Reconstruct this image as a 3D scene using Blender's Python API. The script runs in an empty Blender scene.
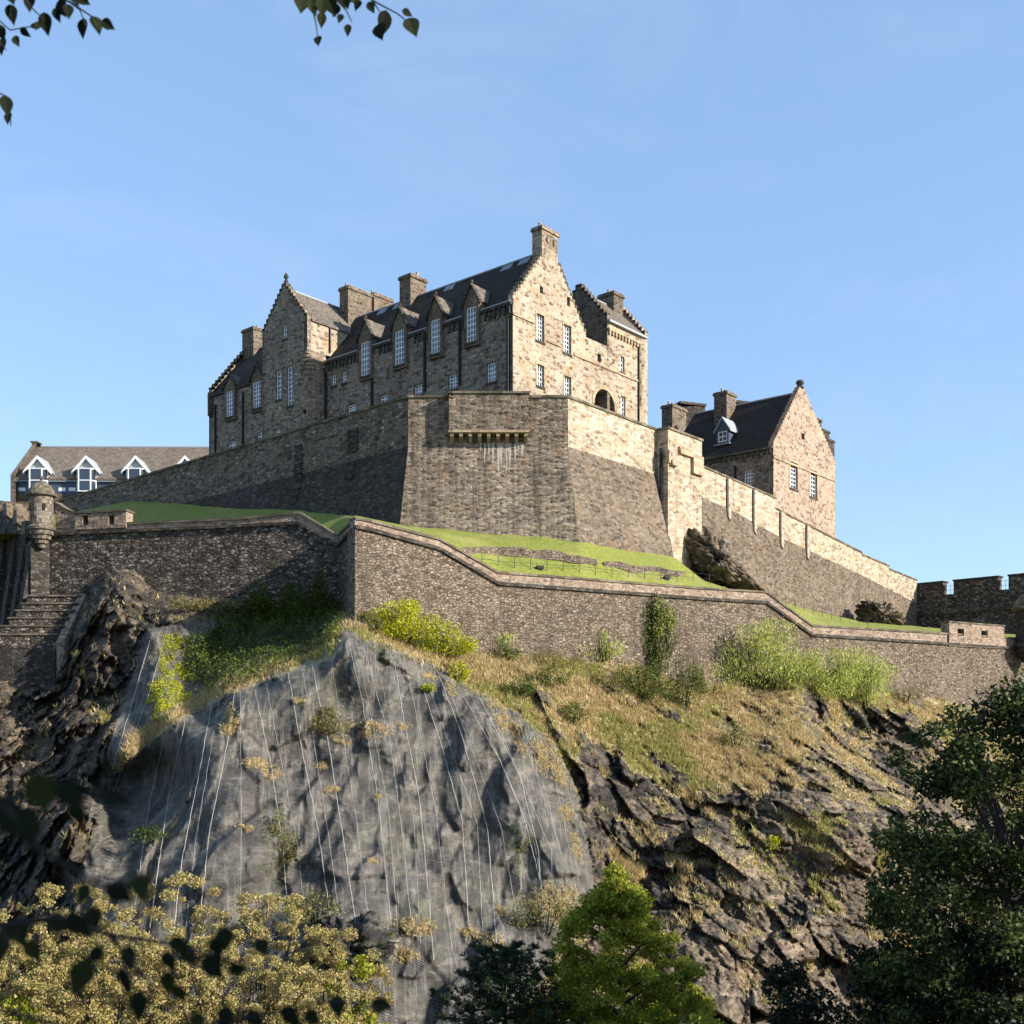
import bpy, math, random
import numpy as np
from mathutils import Vector
from mathutils.geometry import tessellate_polygon, delaunay_2d_cdt

random.seed(7)
rng = np.random.default_rng(11)
R = math.radians
SC = bpy.context.scene
COL = SC.collection
F, HOR = 1100.0, 720.0            # focal length (px) and horizon row of the survey of the photograph

# ------------------------------------------------------------------ camera
cam_d = bpy.data.cameras.new('camera')
cam = bpy.data.objects.new('camera', cam_d); COL.objects.link(cam)
cam.location = (0, 0, 0); cam.rotation_euler = (R(90), 0, 0)
cam_d.sensor_width = 36; cam_d.lens = 36 * F / 1024
cam_d.shift_y = (HOR - 512) / 1024
cam_d.clip_start = 0.05; cam_d.clip_end = 6000
cam_d.dof.use_dof = True; cam_d.dof.focus_distance = 100; cam_d.dof.aperture_fstop = 5.0
SC.camera = cam

# ------------------------------------------------------------------ sky, sun, exposure
SUN_EL = R(24); SUN_AZ = R(112)     # azimuth clockwise from the view direction (+Y)
sd = Vector((math.sin(SUN_AZ) * math.cos(SUN_EL), math.cos(SUN_AZ) * math.cos(SUN_EL), math.sin(SUN_EL)))
w = bpy.data.worlds.new('World'); SC.world = w; w.use_nodes = True
nt = w.node_tree; bg = nt.nodes['Background']
sky = nt.nodes.new('ShaderNodeTexSky'); sky.sky_type = 'NISHITA'; sky.sun_disc = False
sky.sun_elevation = SUN_EL; sky.sun_rotation = SUN_AZ
sky.altitude = 100; sky.air_density = 1.0; sky.dust_density = 0.6; sky.ozone_density = 2.0
veil = nt.nodes.new('ShaderNodeMix'); veil.data_type = 'RGBA'; veil.inputs[0].default_value = 0.55
veil.inputs[7].default_value = (1.12, 1.86, 3.12, 1)      # thin bright summer air evening out the blue
nt.links.new(sky.outputs[0], veil.inputs[6])
tcw = nt.nodes.new('ShaderNodeTexCoord'); mpw = nt.nodes.new('ShaderNodeMapping'); mpw.inputs['Scale'].default_value = (2.2, 2.2, 5.5); mpw.inputs['Rotation'].default_value = (0.0, 0.35, 0.3)
nt.links.new(tcw.outputs['Generated'], mpw.inputs[0])
cir = nt.nodes.new('ShaderNodeTexNoise'); cir.inputs['Scale'].default_value = 1.6; cir.inputs['Detail'].default_value = 9; cir.inputs['Roughness'].default_value = 0.62; cir.inputs['Distortion'].default_value = 0.6
nt.links.new(mpw.outputs[0], cir.inputs['Vector'])
crr = nt.nodes.new('ShaderNodeValToRGB'); crr.color_ramp.elements[0].position = 0.46; crr.color_ramp.elements[0].color = (0, 0, 0, 1); crr.color_ramp.elements[1].position = 0.80; crr.color_ramp.elements[1].color = (0.19, 0.19, 0.19, 1)
nt.links.new(cir.outputs[0], crr.inputs[0])
v2 = nt.nodes.new('ShaderNodeMix'); v2.data_type = 'RGBA'; v2.inputs[7].default_value = (2.9, 3.2, 3.7, 1)
nt.links.new(crr.outputs[0], v2.inputs[0]); nt.links.new(veil.outputs[2], v2.inputs[6]); nt.links.new(v2.outputs[2], bg.inputs[0]); bg.inputs[1].default_value = 0.15
sun_d = bpy.data.lights.new('sun', 'SUN'); sun_d.energy = 4.9; sun_d.angle = R(0.5); sun_d.color = (1.0, 0.935, 0.835)
sun = bpy.data.objects.new('sun', sun_d); COL.objects.link(sun)
sun.rotation_euler = (-sd).to_track_quat('-Z', 'Y').to_euler()
SC.view_settings.view_transform = 'Standard'; SC.view_settings.look = 'None'
SC.view_settings.exposure = 0.97; SC.view_settings.gamma = 1

# ------------------------------------------------------------------ survey helpers
def ray(px, py, d):
    return Vector(((px - 512) / F * d, d, (HOR - py) / F * d))

class Plane:
    """vertical plane through P0 (x,y) running along a horizontal direction; n points outward"""
    def __init__(s, P0, dr, side=None):
        s.P = Vector((P0[0], P0[1])); s.d = Vector(dr).normalized()
        n = Vector((s.d.y, -s.d.x))
        if n.dot(-s.P) < 0: n = -n
        s.n = n
    def a(s, px):
        k = (px - 512) / F
        return (k * s.P.y - s.P.x) / (s.d.x - k * s.d.y)
    def dep(s, px): return s.P.y + s.d.y * s.a(px)
    def z(s, px, py): return (HOR - py) / F * s.dep(px)
    def W(s, a, z, out=0.0):
        q = s.P + s.d * a + s.n * out
        return Vector((q.x, q.y, z))
    def off(s, out): 
        q = Plane((0, 1), s.d); q.P = s.P + s.n * out; q.d = s.d.copy(); q.n = s.n.copy(); return q
    def rect(s, x0, y0, x1, y1):
        a0, a1 = sorted((s.a(x0), s.a(x1))); xc = (x0 + x1) / 2; dl = 0.14 * (x1 - x0)
        return a0, a1, s.z(xc, y1 - dl), s.z(xc, y0 + dl)

# ------------------------------------------------------------------ mesh helpers
def props(o, label=None, cat=None, group=None, kind=None):
    for k, v in (('label', label), ('category', cat), ('group', group), ('kind', kind)):
        if v: o[k] = v
    return o

def thing(name, loc, label, cat, group=None):
    o = bpy.data.objects.new(name, None); COL.objects.link(o); o.location = loc
    o.empty_display_size = 0.5
    return props(o, label, cat, group)

def wloc(o):
    v = Vector((0, 0, 0))
    while o: v = v + o.location; o = o.parent
    return v

def box_uv(me, V):
    n = len(me.polygons)
    if n == 0: return
    nor = np.empty(n * 3); me.polygons.foreach_get('normal', nor); nor = nor.reshape(-1, 3)
    tot = np.empty(n, int); me.polygons.foreach_get('loop_total', tot)
    li = np.empty(len(me.loops), int); me.loops.foreach_get('vertex_index', li)
    N = np.repeat(nor, tot, axis=0); P = V[li]
    h = np.hypot(N[:, 0], N[:, 1]); flat = h < 0.25; hs = np.where(flat, 1, h)
    tx, ty = -N[:, 1] / hs, N[:, 0] / hs
    u = np.where(flat, P[:, 0], P[:, 0] * tx + P[:, 1] * ty)
    v = np.where(flat, P[:, 1], P[:, 2] / hs)
    uv = np.stack([u, v], 1).astype(np.float32).ravel()
    me.uv_layers.new(name='UVMap').data.foreach_set('uv', uv)

def link_mesh(name, me, m, parent, base):
    o = bpy.data.objects.new(name, me); COL.objects.link(o)
    me.materials.append(m)
    if parent: o.parent = parent
    else: o.location = base
    return o

class MB:
    def __init__(s): s.v = []; s.f = []
    def add(s, vs, fs):
        b = len(s.v); s.v += [tuple(q) for q in vs]; s.f += [tuple(i + b for i in f) for f in fs]; return s
    def hexa(s, p):      # 8 points: bottom ring 0-3, top ring 4-7
        return s.add(p, [(3, 2, 1, 0), (4, 5, 6, 7), (0, 1, 5, 4), (1, 2, 6, 5), (2, 3, 7, 6), (3, 0, 4, 7)])
    def box(s, pl, a0, a1, z0, z1, o0, o1):   # on a plane frame, outward from o0 to o1
        a0, a1 = sorted((a0, a1)); o0, o1 = sorted((o0, o1))
        q = [pl.W(a0, z0, o1), pl.W(a1, z0, o1), pl.W(a1, z0, o0), pl.W(a0, z0, o0)]
        if (q[1] - q[0]).cross(q[3] - q[0]).z < 0: q = [q[1], q[0], q[3], q[2]]
        return s.hexa(q + [x + Vector((0, 0, z1 - z0)) for x in q])
    def prism(s, pts, vec):   # closed prism: polygon pts (3D) extruded by vec
        n = len(pts); vec = Vector(vec); pts = [Vector(p) for p in pts]
        tri = tessellate_polygon([pts])
        b = len(s.v); s.v += [tuple(p) for p in pts] + [tuple(p + vec) for p in pts]
        nn = Vector((0, 0, 0))
        for i in range(n): nn += pts[i].cross(pts[(i + 1) % n])
        fl = nn.dot(vec) > 0
        if n == 4:
            tri_f = [(0, 1, 2, 3)]
            t0 = [(3, 2, 1, 0)] if fl else tri_f
            t1 = tri_f if fl else [(3, 2, 1, 0)]
        else:
            t0 = []; t1 = []
            for t in tri:
                q = (pts[t[1]] - pts[t[0]]).cross(pts[t[2]] - pts[t[0]])
                up = q.dot(vec) > 0
                t0.append(tuple(reversed(t)) if up else tuple(t)); t1.append(tuple(t) if up else tuple(reversed(t)))
        s.f += [tuple(b + i for i in t) for t in t0] + [tuple(b + n + i for i in t) for t in t1]
        for i in range(n):
            j = (i + 1) % n
            q = (b + i, b + j, b + n + j, b + n + i)
            s.f.append(q if fl else tuple(reversed(q)))
        return s
    def wall(s, pl, outer, holes=(), thick=0.6, out=0.0):
        """wall slab on a plane: outline (a,z), holes [(outline, depth)] with reveals"""
        loops = [[Vector((a, z, 0)) for a, z in outer]] + [[Vector((a, z, 0)) for a, z in h] for h, _ in holes]
        flat = [p for l in loops for p in l]; ed = []; k = 0
        for l in loops:
            m = len(l); ed += [(k + i, k + (i + 1) % m) for i in range(m)]; k += m
        r = delaunay_2d_cdt([Vector((p.x, p.y)) for p in flat], ed, [], 0, 1e-6)
        nv = pl.W(0, 0, 1) - pl.W(0, 0, 0)
        VV = [pl.W(p.x, p.y, out) for p in r[0]]; fs = []
        for t in r[2]:
            cx = sum(r[0][i].x for i in t) / 3; cy = sum(r[0][i].y for i in t) / 3
            xa, ya = np.array([cx]), np.array([cy])
            if not in_poly(xa, ya, outer)[0] or any(in_poly(xa, ya, h)[0] for h, _ in holes): continue
            q = (VV[t[1]] - VV[t[0]]).cross(VV[t[2]] - VV[t[0]])
            if q.length < 1e-9: continue
            fs.append(tuple(t) if q.dot(nv) > 0 else tuple(reversed(t)))
        s.add(VV, fs)
        V = [pl.W(p.x, p.y, out) for p in flat]
        k = 0
        for li, l in enumerate(loops):
            dep = thick if li == 0 else holes[li - 1][1]
            m = len(l); c = sum((V[k + i] for i in range(m)), Vector()) / m
            P = [V[k + i] for i in range(m)]; Q = [p - nv * dep for p in P]
            ar = sum(l[i].x * l[(i + 1) % m].y - l[(i + 1) % m].x * l[i].y for i in range(m))
            fr = []
            for i in range(m):
                j = (i + 1) % m; e = P[j] - P[i]
                f = (i, j, m + j, m + i)
                nn = e.cross(Q[i] - P[i])
                # outward of polygon in-plane: right of edge when CCW
                ou = e.cross(nv)
                dirz = (pl.W(1, 0) - pl.W(0, 0)).cross(Vector((0, 0, 1))).dot(nv)
                sgn = (1 if ar > 0 else -1) * (1 if dirz > 0 else -1) * (1 if li == 0 else -1)
                fr.append(f if nn.dot(ou) * sgn > 0 else tuple(reversed(f)))
            s.add(P + Q, fr)
            k += m
        return s
    def tube(s, pts, r, n=6, r1=None):
        pts = [Vector(p) for p in pts]; m = len(pts); rings = []
        for i, p in enumerate(pts):
            t = (pts[min(i + 1, m - 1)] - pts[max(i - 1, 0)]).normalized()
            u = t.orthogonal().normalized() if i == 0 else (u0 - t * u0.dot(t)).normalized()
            u0 = u; v = t.cross(u)
            rr = r if r1 is None else r + (r1 - r) * i / (m - 1)
            rings.append([p + (u * math.cos(2 * math.pi * k / n) + v * math.sin(2 * math.pi * k / n)) * rr for k in range(n)])
        V = [q for rg in rings for q in rg]; fs = []
        for i in range(m - 1):
            for k in range(n):
                fs.append((i * n + k, i * n + (k + 1) % n, (i + 1) * n + (k + 1) % n, (i + 1) * n + k))
        fs.append(tuple(reversed(range(n)))); fs.append(tuple((m - 1) * n + k for k in range(n)))
        return s.add(V, fs)
    def lathe(s, c, prof, n=24):   # prof [(r,z)] bottom to top around vertical axis at c
        V = []; fs = []
        for r, z in prof:
            for k in range(n):
                a = 2 * math.pi * k / n
                V.append((c[0] + r * math.cos(a), c[1] + r * math.sin(a), z))
        for i in range(len(prof) - 1):
            for k in range(n):
                fs.append((i * n + k, i * n + (k + 1) % n, (i + 1) * n + (k + 1) % n, (i + 1) * n + k))
        fs.append(tuple(reversed(range(n)))); fs.append(tuple((len(prof) - 1) * n + k for k in range(n)))
        return s.add(V, fs)
    def build(s, name, m, parent=None, smooth=False):
        V = np.array(s.v, float)
        base = wloc(parent) if parent else Vector(((V[:, 0].min() + V[:, 0].max()) / 2, (V[:, 1].min() + V[:, 1].max()) / 2, V[:, 2].min()))
        me = bpy.data.meshes.new(name)
        me.from_pydata([tuple(q) for q in (V - np.array(base))], [], s.f)
        me.update(); box_uv(me, V)
        if smooth: me.polygons.foreach_set('use_smooth', [True] * len(me.polygons))
        return link_mesh(name, me, m, parent, base)

def np_mesh(name, V, Fc, m, parent=None, attrs=None, smooth=False, uv=None):
    """fast mesh: V (n,3), Fc (k,3|4); attrs: name -> per-vertex floats"""
    V = np.asarray(V, float); Fc = np.asarray(Fc, np.int32); k = Fc.shape[1]
    base = wloc(parent) if parent else Vector(((V[:, 0].min() + V[:, 0].max()) / 2, (V[:, 1].min() + V[:, 1].max()) / 2, V[:, 2].min()))
    me = bpy.data.meshes.new(name)
    me.vertices.add(len(V)); me.vertices.foreach_set('co', (V - np.array(base)).astype(np.float32).ravel())
    me.loops.add(Fc.size); me.loops.foreach_set('vertex_index', Fc.ravel())
    me.polygons.add(len(Fc)); me.polygons.foreach_set('loop_start', np.arange(0, Fc.size, k, dtype=np.int32))
    me.update(calc_edges=True)
    for an, av in (attrs or {}).items():
        at = me.attributes.new(an, 'FLOAT', 'POINT'); at.data.foreach_set('value', np.asarray(av, np.float32))
    if uv is not None:
        me.uv_layers.new(name='UVMap').data.foreach_set('uv', np.asarray(uv, np.float32)[Fc.ravel()].ravel())
    if smooth: me.polygons.foreach_set('use_smooth', np.ones(len(Fc), bool))
    return link_mesh(name, me, m, parent, base)

# ------------------------------------------------------------------ numeric noise
def _h(i, j, k, seed):
    n = (i * 374761393 + j * 668265263 + k * 1274126177 + seed * 974634777) & 0xffffffff
    n = ((n ^ (n >> 13)) * 1274126177) & 0xffffffff
    n = ((n ^ (n >> 16)) * 2246822519) & 0xffffffff
    return ((n ^ (n >> 15)) & 0xffffff) / float(0xffffff)

def vnoise(P, seed=0):
    I = np.floor(P).astype(np.int64); f = P - I; f = f * f * (3 - 2 * f); out = 0
    for dx in (0, 1):
        wx = f[:, 0] if dx else 1 - f[:, 0]
        for dy in (0, 1):
            wy = f[:, 1] if dy else 1 - f[:, 1]
            for dz in (0, 1):
                wz = f[:, 2] if dz else 1 - f[:, 2]
                out = out + wx * wy * wz * _h(I[:, 0] + dx, I[:, 1] + dy, I[:, 2] + dz, seed)
    return out

def fbm(P, oct=4, seed=0, gain=0.5):
    o = 0; a = 1; t = 0
    for i in range(oct):
        o = o + a * vnoise(P * 2 ** i, seed + i * 17); t += a; a *= gain
    return o / t

def facets(P, seed=0):
    """random tilted plates, one per Voronoi cell; value about -1..1, and distance to the cell's edge"""
    I = np.floor(P).astype(np.int64); best = np.full(len(P), 9.0); sec = np.full(len(P), 9.0); val = np.zeros(len(P))
    for dx in (-1, 0, 1):
        for dy in (-1, 0, 1):
            for dz in (-1, 0, 1):
                i, j, k = I[:, 0] + dx, I[:, 1] + dy, I[:, 2] + dz
                c = np.stack([i + _h(i, j, k, seed), j + _h(i, j, k, seed + 1), k + _h(i, j, k, seed + 2)], 1)
                d = P - c; r = (d * d).sum(1)
                v = (_h(i, j, k, seed + 3) - 0.5) * 1.4 + d[:, 0] * (_h(i, j, k, seed + 4) - 0.5) * 2.2 + d[:, 2] * (_h(i, j, k, seed + 5) - 0.5) * 2.2
                nb = r < best
                sec = np.where(nb, best, np.minimum(sec, r)); val = np.where(nb, v, val); best = np.where(nb, r, best)
    return val, np.sqrt(sec) - np.sqrt(best)

def in_poly(x, y, poly):
    inside = np.zeros(x.shape, bool); n = len(poly)
    for i in range(n):
        x0, y0 = poly[i]; x1, y1 = poly[(i + 1) % n]
        if y0 == y1: continue
        c = ((y0 > y) != (y1 > y)) & (x < (x1 - x0) * (y - y0) / (y1 - y0) + x0)
        inside ^= c
    return inside

def poly_sd(x, y, poly):   # signed distance (positive inside), px
    d = np.full(x.shape, 1e9); n = len(poly)
    for i in range(n):
        ax, ay = poly[i]; bx, by = poly[(i + 1) % n]
        ex, ey = bx - ax, by - ay
        t = np.clip(((x - ax) * ex + (y - ay) * ey) / (ex * ex + ey * ey), 0, 1)
        d = np.minimum(d, np.hypot(x - ax - t * ex, y - ay - t * ey))
    return np.where(in_poly(x, y, poly), d, -d)

def sstep(a, b, x):
    t = np.clip((x - a) / (b - a), 0, 1); return t * t * (3 - 2 * t)

# ------------------------------------------------------------------ materials
class NT:
    def __init__(s, name):
        s.m = bpy.data.materials.new(name); s.m.use_nodes = True; s.t = s.m.node_tree; s.t.nodes.clear()
        s.out = s.n('ShaderNodeOutputMaterial')
    def n(s, ty, **kw):
        x = s.t.nodes.new(ty)
        for k, v in kw.items(): setattr(x, k, v)
        return x
    def l(s, a, b): s.t.links.new(a, b)
    def set(s, inp, v):
        if hasattr(v, 'links') or hasattr(v, 'is_output'): s.l(v, inp)
        else: inp.default_value = v
    def math(s, op, a, b=0.0, clamp=False):
        x = s.n('ShaderNodeMath', operation=op, use_clamp=clamp); s.set(x.inputs[0], a); s.set(x.inputs[1], b); return x.outputs[0]
    def mix(s, fac, a, b, blend='MIX'):
        x = s.n('ShaderNodeMix', data_type='RGBA', blend_type=blend)
        s.set(x.inputs[0], fac)
        for inp, v in ((x.inputs[6], a), (x.inputs[7], b)):
            if isinstance(v, tuple): v = (*v, 1) if len(v) == 3 else v
            s.set(inp, v)
        return x.outputs[2]
    def noise(s, vec, scale, detail=3, rough=0.55):
        x = s.n('ShaderNodeTexNoise'); x.inputs['Scale'].default_value = scale; x.inputs['Detail'].default_value = detail
        x.inputs['Roughness'].default_value = rough
        if vec is not None: s.l(vec, x.inputs['Vector'])
        return x
    def ramp(s, fac, stops, interp='LINEAR'):
        x = s.n('ShaderNodeValToRGB'); x.color_ramp.interpolation = interp; e = x.color_ramp.elements
        while len(e) < len(stops): e.new(0.5)
        for q, (p, c) in zip(e, stops):
            q.position = p; q.color = (*c, 1) if isinstance(c, tuple) else (c, c, c, 1)
        s.l(fac, x.inputs[0]); return x.outputs[0]
    def mapping(s, vec, scale=(1, 1, 1), rot=(0, 0, 0)):
        x = s.n('ShaderNodeMapping'); x.inputs['Scale'].default_value = scale; x.inputs['Rotation'].default_value = rot
        s.l(vec, x.inputs[0]); return x.outputs[0]
    def bsdf(s, col, rough=0.85, bump=None, bstr=0.5, bdist=0.05, spec=0.3):
        b = s.n('ShaderNodeBsdfPrincipled')
        if isinstance(col, tuple): col = (*col, 1) if len(col) == 3 else col
        s.set(b.inputs['Base Color'], col); s.set(b.inputs['Roughness'], rough); b.inputs['Specular IOR Level'].default_value = spec
        if bump is not None:
            x = s.n('ShaderNodeBump'); x.inputs['Strength'].default_value = bstr; x.inputs['Distance'].default_value = bdist
            s.l(bump, x.inputs['Height']); s.l(x.outputs[0], b.inputs['Normal'])
        s.l(b.outputs[0], s.out.inputs[0]); return b

def stone(name, cols, bw=0.7, bh=0.32, mortar=(0.2, 0.17, 0.13), msize=0.03, rubble=False, dark=0.5, darkcol=(0.03, 0.027, 0.023),
          bstr=0.7, bdist=0.06, soot_scale=0.18, streak=0.35, wob=0.12, rand=0.85, warm=0.6):
    k = NT(name)
    uv = k.n('ShaderNodeTexCoord').outputs['UV']
    wn = k.noise(uv, 0.9, 2)
    off = k.n('ShaderNodeVectorMath', operation='SUBTRACT'); k.l(wn.outputs['Color'], off.inputs[0]); off.inputs[1].default_value = (0.5, 0.5, 0.5)
    sc = k.n('ShaderNodeVectorMath', operation='SCALE'); k.l(off.outputs[0], sc.inputs[0]); sc.inputs['Scale'].default_value = wob * 2
    ad = k.n('ShaderNodeVectorMath', operation='ADD'); k.l(uv, ad.inputs[0]); k.l(sc.outputs[0], ad.inputs[1])
    v = ad.outputs[0]
    if not rubble:
        b = k.n('ShaderNodeTexBrick'); k.l(v, b.inputs['Vector'])
        b.inputs['Color1'].default_value = (0, 0, 0, 1); b.inputs['Color2'].default_value = (1, 1, 1, 1); b.inputs['Mortar'].default_value = (0.5, 0.5, 0.5, 1)
        b.inputs['Scale'].default_value = 1; b.inputs['Mortar Size'].default_value = msize; b.inputs['Mortar Smooth'].default_value = 0.3
        b.inputs['Brick Width'].default_value = bw * 0.72; b.inputs['Row Height'].default_value = bh * 0.78
        rnd, mort = b.outputs['Color'], b.outputs['Fac']
    else:
        mp = k.mapping(v, (1 / (bw * 0.72), 1 / (bh * 0.72), 1))
        vo = k.n('ShaderNodeTexVoronoi', feature='F1'); vo.inputs['Scale'].default_value = 1; vo.inputs['Randomness'].default_value = rand; k.l(mp, vo.inputs['Vector'])
        sp = k.n('ShaderNodeSeparateColor'); k.l(vo.outputs['Color'], sp.inputs[0]); rnd = sp.outputs[0]
        ve = k.n('ShaderNodeTexVoronoi', feature='DISTANCE_TO_EDGE'); ve.inputs['Scale'].default_value = 1; ve.inputs['Randomness'].default_value = rand; k.l(mp, ve.inputs['Vector'])
        mort = k.ramp(ve.outputs['Distance'], [(0.0, 1.0), (0.04 + msize, 0.7), (0.12 + msize, 0.0)])
    n1 = k.noise(uv, 4.0, 4, 0.6)
    fac = k.math('ADD', k.math('MULTIPLY', rnd, 0.85), k.math('MULTIPLY', k.math('SUBTRACT', n1.outputs[0], 0.46), 0.9), True)
    m = len(cols); c = k.ramp(fac, [((0.0 if i == 0 else 0.10 + 0.82 * i / (m - 1)), cc) for i, cc in enumerate(cols)])
    c = k.mix(k.math('MULTIPLY', mort, 0.85), c, mortar)
    n5 = k.noise(uv, 0.55, 5, 0.7)
    c = k.mix(k.ramp(n5.outputs[0], [(0.50, 0.0), (0.66, warm)]), c, k.mix(1.0, c, (0.95, 0.66, 0.42), 'MULTIPLY'))
    # weathering: soot in patches and rain streaks
    n2 = k.noise(uv, soot_scale, 6, 0.62)
    n3 = k.noise(k.mapping(uv, (0.9, 0.07, 1)), 1.0, 4, 0.6)
    n4 = k.noise(uv, 1.6, 5, 0.7)
    s1 = k.ramp(n2.outputs[0], [(0.42, 0.0), (0.66, 1.0)])
    s2 = k.ramp(n3.outputs[0], [(0.5, 0.0), (0.72, 1.0)])
    s3 = k.ramp(n4.outputs[0], [(0.52, 0.0), (0.64, 1.0)])
    st = k.math('ADD', k.math('MULTIPLY', s1, dark * 0.6), k.math('MULTIPLY', s2, streak), True)
    st = k.math('ADD', st, k.math('MULTIPLY', s3, dark * 0.55), True)
    c = k.mix(k.math('MULTIPLY', st, 0.9), c, darkcol)
    hgt = k.math('ADD', k.math('MULTIPLY', k.math('SUBTRACT', 1.0, mort), 0.7), k.math('ADD', k.math('MULTIPLY', rnd, 0.5), k.math('MULTIPLY', n1.outputs[0], 0.8)))
    k.bsdf(c, 0.9, hgt, bstr, bdist, 0.2)
    return k.m

def plain(name, col, rough=0.7, var=0.25, scale=3.0, metal=0.0, bstr=0.15):
    k = NT(name); tc = k.n('ShaderNodeTexCoord').outputs['Object']
    n = k.noise(tc, scale, 4)
    c = k.mix(k.math('MULTIPLY', n.outputs[0], var * 2), col, tuple(x * 0.35 for x in col))
    b = k.bsdf(c, rough, n.outputs[0], bstr, 0.02); b.inputs['Metallic'].default_value = metal
    return k.m

def slate(name, ca, cb, bw=0.35, bh=0.25):
    k = NT(name); uv = k.n('ShaderNodeTexCoord').outputs['UV']
    b = k.n('ShaderNodeTexBrick'); k.l(uv, b.inputs['Vector'])
    b.inputs['Color1'].default_value = (0, 0, 0, 1); b.inputs['Color2'].default_value = (1, 1, 1, 1); b.inputs['Mortar'].default_value = (0.1, 0.1, 0.1, 1)
    b.inputs['Scale'].default_value = 1; b.inputs['Mortar Size'].default_value = 0.02; b.inputs['Brick Width'].default_value = bw; b.inputs['Row Height'].default_value = bh
    n = k.noise(uv, 0.5, 5, 0.65)
    f = k.math('ADD', k.math('MULTIPLY', b.outputs['Color'], 0.5), k.math('MULTIPLY', n.outputs[0], 0.6), True)
    c = k.ramp(f, [(0.15, ca), (0.85, cb)])
    k.bsdf(c, 0.8, b.outputs['Color'], 0.5, 0.04, 0.12); return k.m

def leafmat(name, cols, transl=0.3, rough=0.5):
    k = NT(name); at = k.n('ShaderNodeAttribute', attribute_name='rnd')
    m = len(cols); c = k.ramp(at.outputs['Fac'], [(i / (m - 1), cc) for i, cc in enumerate(cols)])
    b = k.n('ShaderNodeBsdfPrincipled'); k.l(c, b.inputs['Base Color']); b.inputs['Roughness'].default_value = rough; b.inputs['Specular IOR Level'].default_value = 0.18
    t = k.n('ShaderNodeBsdfTranslucent'); k.l(c, t.inputs[0])
    mx = k.n('ShaderNodeMixShader'); mx.inputs[0].default_value = transl
    k.l(b.outputs[0], mx.inputs[1]); k.l(t.outputs[0], mx.inputs[2]); k.l(mx.outputs[0], k.out.inputs[0]); return k.m

CREAM = [(0.07, 0.055, 0.042), (0.27, 0.20, 0.135), (0.42, 0.325, 0.23), (0.49, 0.395, 0.295), (0.29, 0.235, 0.18), (0.55, 0.455, 0.35)]
PINK = [(0.07, 0.05, 0.038), (0.24, 0.16, 0.115), (0.36, 0.25, 0.185), (0.43, 0.33, 0.245), (0.25, 0.185, 0.135), (0.50, 0.40, 0.31)]
GREY = [(0.035, 0.029, 0.024), (0.15, 0.118, 0.09), (0.26, 0.21, 0.162), (0.18, 0.145, 0.112), (0.42, 0.345, 0.27)]
M = {}
M['gable'] = stone('gable_stone', CREAM, 0.85, 0.42, (0.42, 0.34, 0.25), 0.02, dark=0.6, streak=0.12, bstr=0.6, rubble=True, rand=0.7)
M['gable_top'] = stone('sooty_gable_stone', CREAM, 0.7, 0.34, (0.30, 0.24, 0.17), 0.02, dark=1.1, streak=0.6, rubble=True, rand=0.7)
M['facade'] = stone('facade_stone', [(0.05, 0.04, 0.032), (0.20, 0.158, 0.118), (0.33, 0.265, 0.20), (0.24, 0.195, 0.15), (0.46, 0.38, 0.295)], 0.8, 0.42, (0.20, 0.16, 0.12), 0.03, dark=0.45, streak=0.18, rubble=True, rand=0.7)
M['barrack'] = stone('pinkish_rubble', PINK, 0.75, 0.48, (0.36, 0.28, 0.21), 0.03, rubble=True, dark=0.25, streak=0.15, warm=0.25)
M['trim'] = stone('dressed_stone', [(0.28, 0.21, 0.14), (0.40, 0.31, 0.21), (0.48, 0.38, 0.26)], 1.2, 0.6, (0.22, 0.17, 0.12), 0.015, dark=0.5, streak=0.3, bstr=0.3)
M['turret'] = stone('grey_turret_ashlar', [(0.06, 0.05, 0.04), (0.15, 0.125, 0.095), (0.22, 0.185, 0.145), (0.29, 0.245, 0.19)], 0.9, 0.45, (0.1, 0.085, 0.065), 0.02, dark=0.5, streak=0.4)
M['soot_shade'] = stone('soot_shade_stone', [(0.03, 0.027, 0.024), (0.07, 0.06, 0.05), (0.16, 0.13, 0.10)], 0.6, 0.3, (0.05, 0.043, 0.036), 0.03, dark=0.4, streak=0.3)  # soot-dark stone; on crow-step caps it also stands in for backlit shade
M['chimney'] = stone('chimney_stone', [(0.03, 0.026, 0.022), (0.13, 0.10, 0.072), (0.25, 0.195, 0.14), (0.08, 0.064, 0.05)], 0.6, 0.35, (0.2, 0.16, 0.12), 0.03, dark=0.55, streak=0.4, rubble=True, rand=0.7)
M['ramp_up'] = stone('pale_ashlar', [(0.14, 0.11, 0.08), (0.37, 0.295, 0.215), (0.50, 0.41, 0.305), (0.58, 0.485, 0.37)], 0.95, 0.4, (0.36, 0.29, 0.21), 0.02, dark=0.3, streak=0.2, rubble=True, rand=0.7)
M['ramp_low'] = stone('dark_coursed_rubble', [(0.04, 0.033, 0.027), (0.125, 0.096, 0.07), (0.185, 0.146, 0.107), (0.25, 0.20, 0.148)], 0.72, 0.34, (0.17, 0.134, 0.098), 0.025, dark=0.4, streak=0.35, rubble=True, rand=0.7)
M['ramp_front'] = stone('mottled_ashlar', [(0.035, 0.03, 0.025), (0.15, 0.118, 0.086), (0.27, 0.215, 0.155), (0.38, 0.305, 0.225)], 0.74, 0.30, (0.24, 0.195, 0.145), 0.02, dark=0.75, streak=0.6, rubble=True, rand=0.7, warm=0.5, soot_scale=0.12)
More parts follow.
